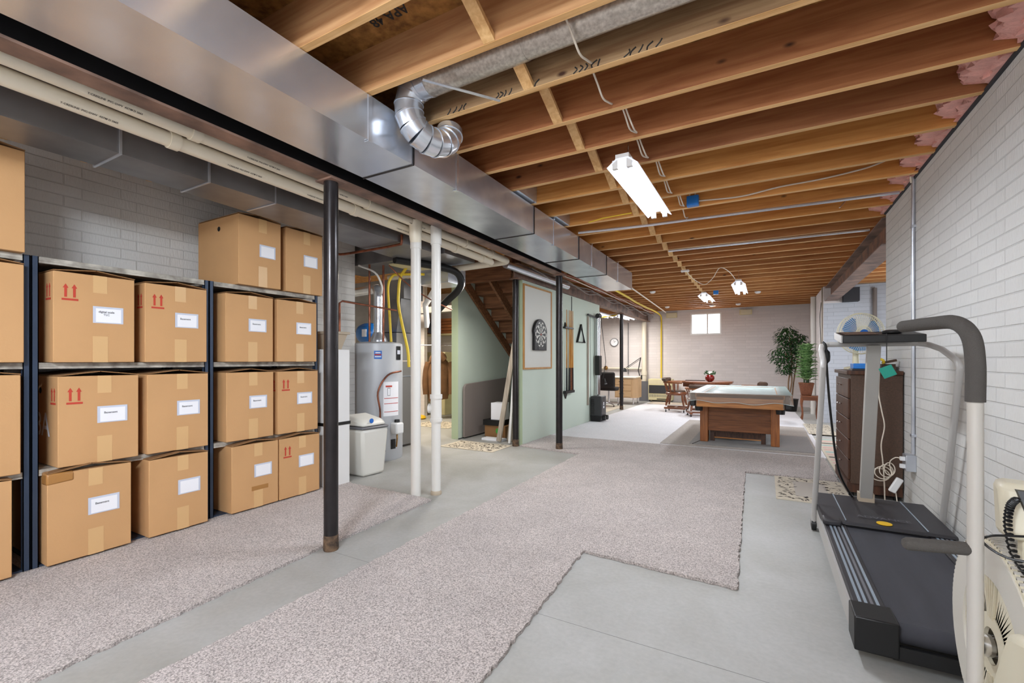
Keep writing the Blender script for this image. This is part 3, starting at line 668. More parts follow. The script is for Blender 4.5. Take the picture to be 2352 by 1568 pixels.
on_heater('round_badge','sticker_blue',-.02,1.25,1.35,.15,.004); on_heater('round_badge_stripe','red',-.02,1.295,1.31,.13,.005); on_heater('round_badge_stripe','paper',-.02,1.272,1.285,.12,.005); on_heater('round_badge_stripe','paper',-.02,1.32,1.333,.10,.005)
on_heater('brand_label','black',.93,1.24,1.41,.15,.004); on_heater('brand_label_mark','sleeve',.93,1.31,1.36,.1,.006)
for i in range(5): on_heater('vent_slot','black',.18,.12+.045*i,.137+.045*i,.1,.003,4)
on_heater('burner_opening','black',.62,.14,.26,.12,.003,4)
a = math.atan2(nrm.y,nrm.x)+.68; gx,gy = hx+(hr+.05)*math.cos(a), hy+(hr+.05)*math.sin(a)
MB().obox((gx,gy,.40),(.12,.12,.14),Matrix.Rotation(a,3,'Z')).build('gas_valve','white',t,bevel=.02)
MB().lathe((gx+.0,gy,.475),[(.035,0),(.03,.03),(.0,.032)],16).build('valve_knob','black',t)
MB().tube([(gx,gy,.33),(gx+.02,gy-.02,.28),(gx-.01,gy,.17)],.01).build('gas_tube','brass',t)
MB().tube(smooth([(hx+.27*math.cos(a-.55),hy+.32*math.sin(a-.55)-.02,.25),(hx+.33*math.cos(a-.62),hy+.33*math.sin(a-.62),.6),(hx+.34*math.cos(a-.7),hy+.34*math.sin(a-.7),.85),(hx+.33*math.cos(a-.35),hy+.33*math.sin(a-.35),1.05),(hx+.34*math.cos(a+.25),hy+.34*math.sin(a+.25),1.10)],5),.011).build('relief_pipe','copper',t)
MB().lathe((hx,hy,1.47),[(.11,0),(.11,.02),(.085,.07),(.062,.12)],28).build('draft_hood','galv',t)
for da in (0,1.6,3.1,4.7): MB().bar((hx+.08*math.cos(da),hy+.08*math.sin(da),1.455),(hx+.08*math.cos(da),hy+.08*math.sin(da),1.49),.012,.004).build('hood_leg','galv',t)
pipe('flue_pipe',smooth([(hx,hy,1.56),(hx,hy,1.95),(hx,hy,2.06),(hx-.05,hy+.03,2.14),(hx-.2,hy+.1,2.16),(hx-.9,hy+.2,2.16)],4),.06,'galv_bright','shiny metal flue rising from the water heater and turning left','pipe',n=24)
t = thing('pressure_tank','bright blue expansion tank on the water heater left side','tank',(hx-.36,hy+.05,1.5))
MB().lathe((-4.76,4.50,1.60),[(.01,-.16),(.09,-.15),(.13,-.11),(.145,-.04),(.145,.05),(.13,.12),(.09,.16),(.01,.17)],28,axis='x').build('shell','blue',t)
MB().obox((-4.70,4.36,1.60),(.08,.01,.10)).build('sticker','paper',t)
MB().cyl((-4.76,4.5,1.47),(-4.76,4.5,1.40),.02).build('fitting','copper',t)
t = thing('furnace','gray sheet-metal furnace cabinet standing behind the water heater','furnace',(-4.75,5.2,0))
MB().box(-5.3,-4.5,4.76,5.2,.03,1.22).build('cabinet','furnace',t,bevel=.008)
MB().box(-5.3,-4.5,4.76,5.2,1.23,1.62).build('upper_cabinet','furnace',t)
MB().hexa([(-5.3,4.76,1.63),(-4.5,4.76,1.63),(-4.5,5.2,1.63),(-5.3,5.2,1.63)],[(-5.7,4.8,2.1),(-4.45,4.8,2.1),(-4.45,5.15,2.1),(-5.7,5.15,2.1)]).build('plenum','galv_dark',t)
MB().box(-5.8,-4.4,4.8,5.2,2.1,2.38).build('plenum_box','galv_dark',t)
MB().box(-4.5,-4.494,4.8,5.15,1.0,1.015).build('seam','galv',t)
one(MB().box(-4.9,-3.05,3.97,4.55,2.40,2.66),'plenum_duct','galv_dark','dull gray wide duct crossing above the water heater','duct')
one(MB().box(-3.95,-3.5,4.05,4.5,2.375,2.392),'register_plate','beige_metal','pale square plate on the duct underside above the furnace','plate')
one(MB().box(-3.98,-3.50,4.62,5.0,2.22,2.42),'duct_box','galv_bright','shiny sheet-metal box behind the vertical drain stacks','duct')
def cop(pts, label, r=.013, mat='copper', name='copper_pipe', cat='pipe'): return one(MB().tube(pts, r, 12), name, mat, label, cat)
cop(smooth([(-4.0,3.30,1.44),(-4.0,3.30,2.33),(-3.995,3.30,2.355),(-3.95,3.30,2.36),(-3.88,3.32,2.35),(-3.4,3.35,2.36),(-3.12,3.33,2.36),(-3.085,3.33,2.37),(-3.08,3.33,2.45)],4),'copper water pipe rising from the planter and crossing to the duct')
cop([(-3.93,3.31,1.42),(-3.93,3.31,1.84),(-3.91,3.33,1.86),(-3.86,4.08,1.83)],'copper water pipe running right from the planter at mid height',.011)
cop([(-4.22,4.0,1.46),(-4.22,4.0,2.4)],'bright copper riser standing on the water heater left of the flue')
cop([(-4.11,4.12,1.462),(-4.11,4.12,2.4)],'dark copper riser standing on the water heater right of the flue',.014)
cop(smooth([(-3.9,4.0,2.36),(-3.75,4.15,2.15),(-3.6,4.4,1.98),(-3.5,4.7,1.88)],5),'thin copper tube slanting down behind the drain stacks',.008)
cop(smooth([(-4.06,4.2,1.462),(-4.10,4.22,1.75),(-4.16,4.25,2.15),(-4.12,4.28,2.29),(-4.02,4.30,2.31),(-3.7,4.4,2.30)],6),'yellow gas line rising from the water heater and bending right',.016,'yellow','gas_line')
cop(smooth([(-3.90,4.3,2.385),(-4.0,4.3,2.27),(-4.03,4.3,2.1),(-4.03,4.3,1.92),(-3.97,4.3,1.68),(-3.88,4.3,1.36),(-3.86,4.3,1.15)],6),'yellow gas line hanging in a long curve beside the flue',.018,'yellow','gas_line')
cop(smooth([(-4.3,3.9,2.38),(-4.15,4.02,2.3),(-4.1,4.08,2.15),(-4.12,4.1,2.05)],6),'white flexible conduit curving down above the water heater',.012,'pvc','conduit')

# far utility room
t = thing('work_jacket','brown canvas work jacket with hood hanging in the utility room','jacket',(-5.85,7.6,.3))
def jacket():
    mb = MB(); c = Vector((-6.02,7.62,0)); ax = Vector((.84,.54,0)); ay = Vector((-.54,.84,0)); n = 28
    prof = [(.40,.20,.12),(.47,.21,.13),(.60,.235,.14),(.80,.225,.14),(1.0,.22,.13),(1.15,.215,.12),(1.22,.19,.11),(1.27,.11,.09)]
    vs = []
    for (z,a,b) in prof:
        for k in range(n):
            th = 2*PI*k/n; rr = 1+.07*math.sin(5*th+z*9)+.04*math.sin(9*th-z*13)
            p = c+ax*a*math.cos(th)*rr+ay*b*math.sin(th)*rr; vs.append((p.x,p.y,z+.03*math.cos(th)*(z<.45)))
    fs = [(i*n+k,i*n+(k+1)%n,(i+1)*n+(k+1)%n,(i+1)*n+k) for i in range(len(prof)-1) for k in range(n)]+[tuple(range(n)),tuple((len(prof)-1)*n+k for k in range(n))]
    mb._add(vs,fs); mb.build('body','jacket',t)
    for s in (-1,1):
        a0 = c+ax*s*.20; MB().tube(smooth([a0+Vector((0,0,1.19)),a0+ax*s*.05+Vector((0,0,1.0)),a0+ax*s*.07-ay*.02+Vector((0,0,.75)),a0+ax*s*.06-ay*.03+Vector((0,0,.52))],4),[.075,.078,.08,.078,.076,.075,.073,.072,.07,.068,.066,.064,.062],14).build('sleeve','jacket',t)
    MB().tube(smooth([c-ay*.10+ax*.13+Vector((0,0,1.24)),c-ay*.13+Vector((0,0,1.36)),c-ay*.10-ax*.13+Vector((0,0,1.24)),c-ay*.14+Vector((0,0,1.16))],4),.065,14).build('hood','jacket',t)
    MB().lathe((c.x,c.y,1.30),[(.16,-.06),(.17,0),(.14,.07),(.06,.12)],20).build('hood_crown','jacket',t)
    p = c-ay*.145; MB().tube([(p.x,p.y,.42),(p.x,p.y,1.15)],.007).build('zipper','brass',t)
    MB().tube([(c.x,c.y,1.30),(c.x,c.y,1.55)],.006).build('hanger_hook','chrome',t)
jacket()
t = thing('coat_rack','thin metal coat rail on legs holding the brown jacket','rack',(-5.9,7.7,0))
MB().tube([(-6.8,7.12,1.55),(-5.42,8.01,1.55)],.012).build('rail','chrome',t)
for p in ((-6.8,7.12),(-5.42,8.01)): MB().tube([(p[0],p[1],0),(p[0],p[1],1.55)],.012).build('leg','chrome',t)
t = thing('storage_shelf','wall shelf stacked with sawn lumber in the utility room','shelf',(-6.2,9.0,1.8))
MB().box(-8.4,-4.4,8.85,9.28,1.85,1.88).build('shelf_board','beige_metal',t)
for i in range(5):
    one(MB().box(-8.2+.07*i,-4.45-.03*i,8.88,9.2,1.885+.075*i,1.95+.075*i),'lumber_plank','oak_dark','rough brown plank in the lumber stack on the utility room shelf, %s from the bottom' % ordn[i],'plank','planks stacked on the utility room shelf')
t = thing('wall_panel','bright white brick-textured wall end in the utility room','panel',(-6.4,7.4,0))
MB().box(-7.4,-6.60,7.85,7.95,0,2.9).build('panel','brick_far',t)
t = thing('storage_locker','cream metal locker behind the jacket','locker',(-6.3,9.1,0))
MB().box(-7.4,-6.3,8.2,8.5,0,1.42).build('body','beige_metal',t,bevel=.01)
MB().box(-7.3,-6.4,8.19,8.198,.08,1.34).build('door','bike',t)
one(MB().lathe((-6.35,7.42,.0),[(.10,0),(.13,.03),(.1,.07),(.03,.09)],14),'work_glove','logo_yellow','bright yellow bundle lying on the utility room floor','bundle')
t = thing('work_boot','tall brown boot standing on the utility room floor below the jacket','boot',(-5.6,7.7,0))
MB().cyl((-5.72,7.9,.04),(-5.72,7.9,.34),.07,16).build('shaft','walnut_side',t); MB().box(-5.80,-5.64,7.74,7.98,.0,.10).build('foot','walnut_side',t,bevel=.03)
t = thing('strip_light','long dull fixture under the utility room ceiling','light fixture',(-5.2,7.0,2.3))
MB().box(-7.5,-4.4,7.25,7.45,2.2,2.32).build('housing','furnace',t)

# ------------------------------------------------------------------ stairs and the cupboard beneath
t = thing('basement_stairs','dark brown open wooden staircase seen from below between the green walls','stairs',(-3.7,7.2,0))
sl = -.745
def sz(y): return 2.50+sl*(y-5.78)
for x in (-4.18,-3.69,-3.25):
    MB().hexa([(x,5.72,sz(5.72)),(x+.04,5.72,sz(5.72)),(x+.04,9.05,sz(9.05)),(x,9.05,sz(9.05))],[(x,5.72,sz(5.72)+.17),(x+.04,5.72,sz(5.72)+.17),(x+.04,9.05,sz(9.05)+.17),(x,9.05,sz(9.05)+.17)]).build('stringer','stair',t)
for i in range(13):
    y = 5.74+.254*i; z = sz(y)+.18
    MB().box(-4.18,-3.2,y,y+.27,z-.03,z).build('tread','stair',t)
    MB().box(-4.18,-3.2,y,y+.018,z,z+.16).build('riser','stair',t)
one(MB().box(-4.18,-3.2,5.70,5.73,2.40,2.92),'header_board','stair','brown header board at the stair opening above the cupboard','board')
t = thing('room_divider_panel','gray fabric panel with rounded corner leaning on the green wall','panel',(-4.12,6.4,0))
rc = [(5.88,.02),(7.3,.02),(7.3,.92),(5.96,.86),(5.92,.85),(5.89,.82),(5.88,.78)]
MB().prism(rc,'x',-4.17,-4.13).build('fabric_panel','gpanel',t,bevel=.006)
def cbox(x0,x1,y0,y1,z0,z1,mat,name,label,extra=None):
    t = thing(name,label,'box',((x0+x1)/2,(y0+y1)/2,z0)); MB().box(x0,x1,y0,y1,z0,z1).build('carton',mat,t,bevel=.003)
    if extra: extra(t,x0,x1,y0,y1,z0,z1)
    return t
cbox(-3.93,-3.55,6.15,6.45,.02,.20,'cardboard_in','cardboard_box','small brown box with a green sticker on the cupboard floor',lambda t,x0,x1,y0,y1,z0,z1: MB().lathe((-3.68,6.148,.12),[(.0,-.001),(.045,-.001),(.045,.001)],14,axis='y').build('round_sticker','sticker_green',t))
cbox(-3.95,-3.62,6.13,6.43,.202,.29,'black','equipment_case','black flat case lying on the brown box under the stairs')
cbox(-3.82,-3.60,6.16,6.36,.292,.56,'paper','storage_box','plain white box on the black case under the stairs')
one(MB().box(-3.86,-3.5,5.95,6.10,.0005,.03),'paper_stack','paper','loose white paper sheet on the floor before the brown box','paper')
t = thing('folding_chair','black folding chair leaning in the dark under the stairs','chair',(-3.45,6.9,0))
for x in (-3.72,-3.32): MB().tube(smooth([(x,6.85,.02),(x,6.95,.5),(x+(.05 if x<-3.5 else -.05),7.0,.98)],4),.013).build('leg','black',t)
MB().hexa([(-3.70,6.93,.55),(-3.34,6.93,.55),(-3.34,6.96,.55),(-3.70,6.96,.55)],[(-3.66,7.0,.95),(-3.38,7.0,.95),(-3.38,7.03,.95),(-3.66,7.03,.95)]).build('backrest','black',t,bevel=.02)
MB().box(-3.7,-3.34,6.84,6.89,.16,.5).build('seat','black',t,bevel=.02)
for i,(x0,y0,x1,z1,w,lb) in enumerate([(-3.52,5.90,-3.27,1.50,.075,'wide gray plank leaning at the stair cupboard, leftmost'),(-3.42,6.02,-3.27,1.28,.05,'narrow gray plank leaning behind the wide one'),(-3.30,5.84,-3.255,1.02,.035,'white painted strip leaning beside the black post'),(-3.35,5.98,-3.27,.9,.04,'short pale board leaning beside the black post')]):
    one(MB().bar((x0,y0,.012),(x1,y0+.05,z1),.02 if i else .03,w,up=(1,0,0)),'leaning_plank','lumber' if i!=2 else 'white',lb,'plank')

# ------------------------------------------------------------------ things on the green wall
gx = -3.078
t = thing('backboard','white board with pine frame on the green wall behind the dartboard','board',(gx,6.33,1.09))
MB().box(gx,gx+.012,5.85,6.81,1.12,2.33).build('panel','board',t)
for b in ((5.84,5.865,1.10,2.35),(6.80,6.825,1.10,2.35),(5.865,6.80,1.10,1.125),(5.865,6.80,2.325,2.35)): MB().box(gx,gx+.022,*b).build('frame_strip','pine_frame',t)
t = thing('dartboard','black electronic dartboard with segmented target on the white board','dartboard',(gx+.013,6.33,1.38))
cy, cz, R = 6.335, 1.63, .205
pr = [(cy-.215,1.385),(cy+.215,1.385),(cy+.215,1.62)]+[(cy+.235*math.cos(PI*i/16),cz+.235*math.sin(PI*i/16)) for i in range(1,16)]+[(cy-.215,1.62)]
MB().prism(pr,'x',gx+.013,gx+.055).build('housing','black',t,bevel=.006)
for k in range(20):
    a0, a1 = 2*PI*(k-.5)/20, 2*PI*(k+.5)/20; mt = 'board' if k%2 else 'black'
    for (r0,r1,mm) in ((.02,.105,mt),(.115,.165,mt),(.172,.195,'board' if k%2==0 else 'black')):
        if mm == 'black': continue
        x = gx+.0565
        MB().quad((x,cy+r0*math.cos(a0),cz+r0*math.sin(a0)),(x,cy+r1*math.cos(a0),cz+r1*math.sin(a0)),(x,cy+r1*math.cos(a1),cz+r1*math.sin(a1)),(x,cy+r0*math.cos(a1),cz+r0*math.sin(a1))).build('segment',mm,t)
MB().tube([(gx+.05,cy,cz),(gx+.06,cy,cz)],.012).build('bullseye','red',t)
MB().box(gx+.055,gx+.06,cy-.10,cy+.12,1.40,1.435).build('display','cover_gray',t)
# cues
t = thing('cue_rack','black wall holder pair gripping the pool cues','rack',(gx,7.6,.66))
MB().box(gx,gx+.05,7.34,7.72,1.79,1.82).hexa([(gx,7.37,1.79),(gx+.05,7.37,1.79),(gx+.05,7.47,1.79),(gx,7.47,1.79)],[(gx,7.41,1.9),(gx+.01,7.41,1.9),(gx+.01,7.43,1.9),(gx,7.43,1.9)]).build('upper_holder','black',t)
MB().box(gx,gx+.06,7.34,7.74,.655,.70).prism([(7.36,.655),(7.5,.655),(7.43,.56)],'x',gx,gx+.02).build('lower_holder','black',t)
for i,y in enumerate((7.42,7.55,7.60,7.65,7.71)):
    c = thing('pool_cue','pool cue with dark butt hanging on the green wall, %s of five' % ['leftmost','second from left','middle one','second from right','rightmost'][i],'cue',(gx+.035,y,.70),'pool cues in the wall rack')
    MB().tube([(gx+.035,y,1.10),(gx+.035,y,2.12)],[.012,.006],10).build('shaft','cue_wood',c)
    MB().tube([(gx+.035,y,.702),(gx+.035,y,1.10)],[.0155,.012],10).build('butt','black' if i in (0,1,4) else 'cherry',c)
t = thing('ball_rack','black triangle ball rack hanging on the green wall','triangle',(gx,8.16,1.57))
tri = [(7.97,1.575),(8.36,1.575),(8.17,1.90)]
MB().tube([(gx+.02,a,b) for a,b in tri],.024,6,closed=True).build('frame','black',t)
one(MB().box(gx-.001,gx+.008,7.735,7.745,1.0,2.39),'wall_joint_strip','sill','thin dark vertical joint strip on the green wall by the cues','strip')
# cable exerciser
t = thing('cable_exerciser','wall cable exerciser with chrome post, pulley arm and black weight shroud','exercise machine',(-3.0,8.95,.3))
MB().box(-3.078,-3.06,8.55,8.62,.35,2.1).build('wall_plate','lumber',t)
MB().tube([(-3.0,9.0,.53),(-3.0,9.0,2.13)],.045,16).build('post','chrome',t)
MB().tube([(-3.03,9.08,.36),(-3.03,9.08,2.1)],.02).build('guide_rod','cover_gray',t)
MB().tube([(-3.04,8.5,2.13),(-3.02,9.0,2.10)],.018).tube([(-3.0,8.95,2.14),(-2.98,9.05,2.14)],.05).build('pulley_arm','cover_gray',t)
MB().tube([(-2.96,9.06,2.1),(-2.9,9.2,1.2),(-2.93,9.1,.85)],.006).tube([(-3.0,8.52,2.1),(-3.0,8.55,.4)],.004).build('cable','black',t)
MB().box(-3.045,-2.95,8.93,9.09,.93,1.33).build('weight_shroud','black',t,bevel=.01)
MB().tube(smooth([(-2.9,9.12,.86),(-2.87,9.06,.76),(-2.88,9.17,.76),(-2.9,9.12,.86)],4),.006).tube([(-2.88,9.04,.75),(-2.88,9.19,.75)],.011).build('handle','cover_gray',t)
t = thing('speaker_case','black ribbed plastic case with wheels at the foot of the green wall','case',(-2.93,8.95,0))
MB().box(-3.06,-2.83,8.70,9.0,.12,.52).build('housing','cover_gray',t,bevel=.02)
MB().hexa([(-3.05,8.72,.016),(-2.87,8.72,.016),(-2.87,9.0,.016),(-3.05,9.0,.016)],[(-3.06,8.70,.13),(-2.83,8.70,.13),(-2.83,9.0,.13),(-3.06,9.0,.13)]).build('base','black',t)
for i in range(9): MB().box(-3.05,-2.98,8.69,8.699,.16+.035*i,.175+.035*i).build('rib','black',t)
for y in (8.78,8.93): MB().lathe((-2.80,y,.09),[(.045,-.03),(.05,0),(.045,.03)],18,axis='x').build('wheel','black',t)
MB().box(-2.828,-2.826,8.80,8.86,.28,.32).box(-2.828,-2.826,8.81,8.85,.34,.40).build('white_mark','paper',t)

# wires and pipes along the far beam
def wirebundle():
    for i,(mat,lb,dx,dz,sag,r) in enumerate([
        ('cable_gray','gray cable drooping along the far beam, lowest loop',.10,-.06,.11,.010),('cable_gray','gray cable drooping along the far beam beside the lowest loop',.08,-.02,.08,.009),
        ('cable_gray','gray cable along the top of the far beam',.06,.01,.05,.009),('cable_red','reddish tubing along the far beam top',.12,.06,.02,.012),
        ('cable_red','reddish tubing nearest the duct end, along the far beam',.20,.08,.015,.014),('nm','white cable along the far beam over the gray ones',.16,.05,.03,.009)]):
        pts = []
        for j in range(25):
            y = 5.9+8.1*j/24; pts.append((-3.06+dx+.02*math.sin(j*1.3+i*2), y, 2.60+dz*.6-sag*.5*(1-math.cos(2*PI*(j*.22+i*.17)))*.7))
        one(MB().tube(smooth(pts,3),r,8),'overhead_cable',mat,lb,'cable','cables along the far beam')
wirebundle()
one(MB().tube(smooth([(-2.45,6.9,2.60),(-2.55,8.2,2.61),(-2.55,9.6,2.57),(-2.66,10.6,2.60),(-2.62,11.6,2.56),(-2.70,12.8,2.60),(-2.76,13.9,2.60),(-2.75,14.16,2.5),(-2.75,14.16,2.0),(-2.75,14.16,.70)],6),.022,10),'gas_line','yellow','yellow gas pipe along the far joists and down the back wall to the heater','pipe')
one(MB().tube([(-2.2,7.1,2.655),(-2.6,14.1,2.655)],.014,8),'conduit','nm','straight white conduit under the far joists beside the yellow gas pipe','conduit')

# ------------------------------------------------------------------ wires and fixtures under the joists
for k in range(-1,7):
    y0, y1 = JY(k)+.038, JY(k+1); x = -.80+.012*k+(.03 if k%2 else 0)
    m = (y0+y1)/2
    for s in ((0,1) if 0<k<6 else (0,)):
        dy = .02*s
        one(MB().tube(smooth([(x+.02*s,y0+.0,2.79),(x+.01+.018*s,y0+.12,2.725),(x+.01+.028*s,m+.04,2.69-.01*s),(x+.018+.018*s,y1-.07,2.70-.006*s),(x+.02,y1-.002,2.722)],5),.0055,8),'wire_loop','nm','white cable loop in the %s joist bay from the round duct%s' % (ordn[k+1],', second strand' if s else ''),'cable','white cable loops between joists')
one(MB().tube(smooth([(-.55,4.60,2.735),(-.2,4.60,2.715),(.1,4.60,2.745),(.4,4.60,2.755),(.7,4.60,2.785),(.88,4.60,2.83),(.97,4.66,2.82),(1.01,4.74,2.74),(1.02,4.76,2.66)],6),.007,8),'ceiling_cable','nm','white cable stapled along a joist from the blue box to the right wall','cable')
t = thing('junction_box','bright blue electrical box screwed to the joist beside the near light','junction box',(-.60,4.58,2.69))
MB().box(-.655,-.55,4.56,4.622,2.69,2.785).build('box','blue_box',t,bevel=.004)
MB().tube([(-.63,4.58,2.785),(-.63,4.58,2.84)],.006).tube([(-.58,4.58,2.785),(-.58,4.58,2.83)],.006).build('cable_stub','nm',t)
one(MB().tube([(-1.85,4.86,2.675),(-1.1,4.95,2.675),(1.0,5.03,2.675)],.014,10),'conduit','galv_bright','galvanized conduit under the joists passing behind the near light','conduit')
one(MB().tube([(-1.12,6.24,2.672),(1.0,6.30,2.672)],.014,10),'conduit','galv_bright','galvanized conduit under the joists, farther from the near light','conduit')
one(MB().tube([(-1.6,4.50,2.66),(-1.45,4.48,2.675),(-1.15,4.47,2.68)],.006,8),'yellow_wire','yellow','short yellow wire under a joist left of the near light','wire')
one(MB().bar((.62,5.35,2.70),(.74,5.42,2.86),.02,.004),'strap','galv_bright','thin metal strap slanting between joists near the right wall','strap')
def fixture(xc, y0, y1, z, w, label, strength='glow', chains=True, cable=True):
    t = thing('fluorescent_light', label, 'light fixture', (xc,(y0+y1)/2,z), 'hanging fluorescent lights')
    MB().prism([(xc-w/2,z),(xc-w/2-.004,z+.004),(xc-w*.2,z+.055),(xc+w*.2,z+.055),(xc+w/2+.004,z+.004),(xc+w/2,z),(xc+w*.17,z+.045),(xc-w*.17,z+.045)],'y',y0,y1).build('reflector','fixture',t)
    for s in (-1,1):
        MB().tube([(xc+s*w*.24,y0+.03,z+.012),(xc+s*w*.24,y1-.03,z+.012)],.0165,14).build('tube_lamp',strength,t)
        for y in (y0,y1-.03): MB().box(xc+s*w*.24-.018,xc+s*w*.24+.018,y,y+.03,z-.012,z+.045).build('lamp_holder','white',t)
    MB().box(xc-.045,xc+.045,y0,y1,z+.045,z+.08).build('ballast_housing','white',t)
    if chains:
        for y in (y0+.15,y1-.15): MB().tube([(xc,y,z+.08),(xc,y,2.75)],.004,6).build('chain','chrome',t)
    la = bpy.data.lights.new('tube_glow','AREA'); la.shape='RECTANGLE'; la.size=w*.8; la.size_y=y1-y0-.1; return t,(xc,(y0+y1)/2,z-.02),la
def put(la, loc, e, c=(1,1,1), rot=(0,0,0), name='lamp'):
    la.energy = e; la.color = c; o = bpy.data.objects.new(name, la); COL.objects.link(o); o.location = loc; o.rotation_euler = rot; return o
_,p,la = fixture(-.83,2.98,4.20,2.52,.20,'lit two-tube fluorescent fixture hanging nearest, before the blue box'); put(la,p,30,(.93,.96,1),name='near_fixture_lamp')
lt,p,la = fixture(-.39,8.2,9.42,2.46,.20,'lit two-tube fluorescent fixture hung on wires above the pool table')
MB().tube(smooth([(-.42,8.35,2.54),(-.50,7.9,2.62),(-.62,7.7,2.66),(-.75,8.0,2.56),(-.9,8.2,2.50),(-1.05,8.0,2.58),(-1.12,7.8,2.67)],6),.005,8).build('cord','nm',lt)
put(la,p,34,(.93,.96,1),name='middle_fixture_lamp')
_,p,la = fixture(-.72,-1.75,-.45,2.54,.20,'lit two-tube fluorescent fixture hanging over the camera position','glow_strong'); put(la,p,16,(.93,.96,1),name='near_camera_lamp')
_,p,la = fixture(-1.15,10.4,11.6,2.60,.24,'dim fluorescent fixture beyond the pool table near the back window','glow_soft'); put(la,p,45,(.95,.97,1),name='far_fixture_lamp')
_,p,la = fixture(-3.9,11.6,12.8,2.45,.3,'lit fluorescent fixture over the office desk, left of the far post','glow_soft'); put(la,p,40,(1,.96,.88),name='office_lamp_left')
_,p,la = fixture(-3.45,12.2,13.4,2.42,.3,'lit fluorescent fixture over the office desk, right of the far post','glow_soft'); put(la,p,30,(1,.96,.88),name='office_lamp_right')
one(MB().box(-1.2,-1.08,7.75,7.82,2.665,2.69),'socket_plate','white','small white socket plate under a joist where the cord ends','socket')
t = thing('junction_box','blue electrical box beside the far dim light','junction box',(-.92,10.6,2.66)); MB().box(-.98,-.88,10.58,10.62,2.64,2.72).build('box','blue_box',t)
for i,(x,y) in enumerate([(-2.35,12.9),(-1.25,13.1),(-.62,13.1),(-.15,11.0),(-2.1,9.9)]):
    one(MB().lathe((x,y,2.655),[(.03,0),(.055,.012),(.06,.04)],18),'lamp_holder_disc','white','small white porcelain lampholder under the far joists, %s' % ['left of the back window','above the back window','right of the back window','beside the middle light','nearest the duct end'][i],'lampholder','porcelain lampholders')

# ------------------------------------------------------------------ back wall
for i,(x0,x1) in enumerate([(-2.60,-2.30),(-.64,-.33)]):
    t = thing('air_vent','beige louvred vent at the top of the back wall, %s of the window' % ['left','right'][i],'vent',((x0+x1)/2,14.15,2.52),'vents on the back wall')
    MB().box(x0,x1,14.13,14.198,2.50,2.64).build('frame','beige_metal',t)
    for j in range(4): MB().box(x0+.03,x1-.03,14.122,14.128,2.52+.03*j,2.535+.03*j).build('slat','pvc_cream',t)
pipe('drain_stack',[(-3.24,14.08,.015),(-3.24,14.08,2.40)],.07,'pvc_cream','tall cream drain stack standing before the back wall','pipe',rings=[((-3.24,14.08,.78),(-3.24,14.08,.9))])
one(MB().tube([(-3.75,14.17,.8),(-3.75,14.17,2.4)],.012),'conduit','logo_gray','thin gray conduit on the office back wall','conduit')
t = thing('wall_heater','beige gas wall heater with dark grille against the back wall','heater',(-2.7,13.95,.02))
MB().box(-3.05,-2.38,13.78,14.15,.06,.68).build('cabinet','beige_metal',t,bevel=.01)
MB().box(-3.03,-2.40,13.77,13.779,.26,.50).build('dark_grille','cover_gray',t)
for i in range(26): MB().box(-3.02+.0245*i,-3.012+.0245*i,13.774,13.779,.15,.23).build('slot','logo_gray',t)
for i in range(24): MB().box(-3.02+.026*i,-3.012+.026*i,13.774,13.779,.54,.65).build('louver','pvc_cream',t)
MB().tube([(-2.80,13.76,.10),(-2.5,13.76,.10)],.012).build('handle','black',t)
MB().cyl((-2.98,13.9,.019),(-2.98,13.9,.06),.03).cyl((-2.45,13.9,.019),(-2.45,13.9,.06),.03).build('foot','tan',t)
pipe('drain_stack',[(.95,12.5,0),(.95,12.5,2.69)],.05,'pvc','white vertical pipe by the far right wall','pipe')
one(MB().tube([(.985,11.0,.95),(.985,11.0,2.69)],.012),'conduit','lumber','thin conduit on the far wall edge beside the alcove beam','conduit')
one(MB().tube(smooth([(.975,11.05,2.4),(.96,11.1,2.1),(.975,11.1,1.6),(.98,11.0,1.3)],5),.006),'hanging_wire','black','thin dark wire hanging beside the alcove beam','wire')
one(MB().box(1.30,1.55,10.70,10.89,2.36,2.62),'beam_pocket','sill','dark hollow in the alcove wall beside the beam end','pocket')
one(MB().tube([(1.80,10.86,1.45),(1.80,10.86,2.6)],.035,12),'conduit','cable_gray','gray conduit on the alcove wall','conduit')

# office
t = thing('office_desk','light wood desk with drawers and rounded end in the far office','desk',(-3.700,12.9,0))
MB().box(-4.450,-3.120,12.6,13.3,.735,.77).build('desktop','pvc_cream',t,bevel=.008)
MB().prism([(-3.720,12.63),(-3.200,12.63),(-3.100,12.75),(-3.100,13.15),(-3.200,13.27),(-3.720,13.27)],'z',.19,.73).build('pedestal','desk_wood',t)
for i in range(3):
    d = MB().box(-3.700,-3.260,12.615,12.628,.22+.165*i,.375+.165*i).build('drawer','desk_wood',t); MB().box(-3.600,-3.460,12.60,12.614,.31+.165*i,.322+.165*i).build('handle','chrome',d)
for p in ((-3.650,12.7),(-3.220,12.7),(-3.650,13.2),(-3.220,13.2),(-4.400,12.7),(-4.400,13.2)): MB().cyl((p[0],p[1],0),(p[0],p[1],.19 if p[0]>-4.1 else .735),.02,10).build('leg','chrome',t)
t = thing('office_chair','dark upholstered swivel chair at the office desk','chair',(-3.95,12.0,0))
MB().box(-3.93,-3.47,11.75,11.84,.50,.92).build('backrest','cloth_black',t,bevel=.05)
MB().box(-3.93,-3.47,11.84,12.2,.42,.52).build('seat','cloth_black',t,bevel=.03)
MB().cyl((-3.70,12.0,.08),(-3.70,12.0,.42),.022).build('stem','chrome',t)
for i in range(4):
    a = PI/4+i*PI/2; MB().tube([(-3.70,12.0,.09),(-3.70+.28*math.cos(a),12+.28*math.sin(a),.06)],.014).build('foot','chrome',t); MB().lathe((-3.70+.28*math.cos(a),12+.28*math.sin(a),.026),[(.02,-.012),(.025,0),(.02,.012)],12,axis='x').build('caster','cover_gray',t)
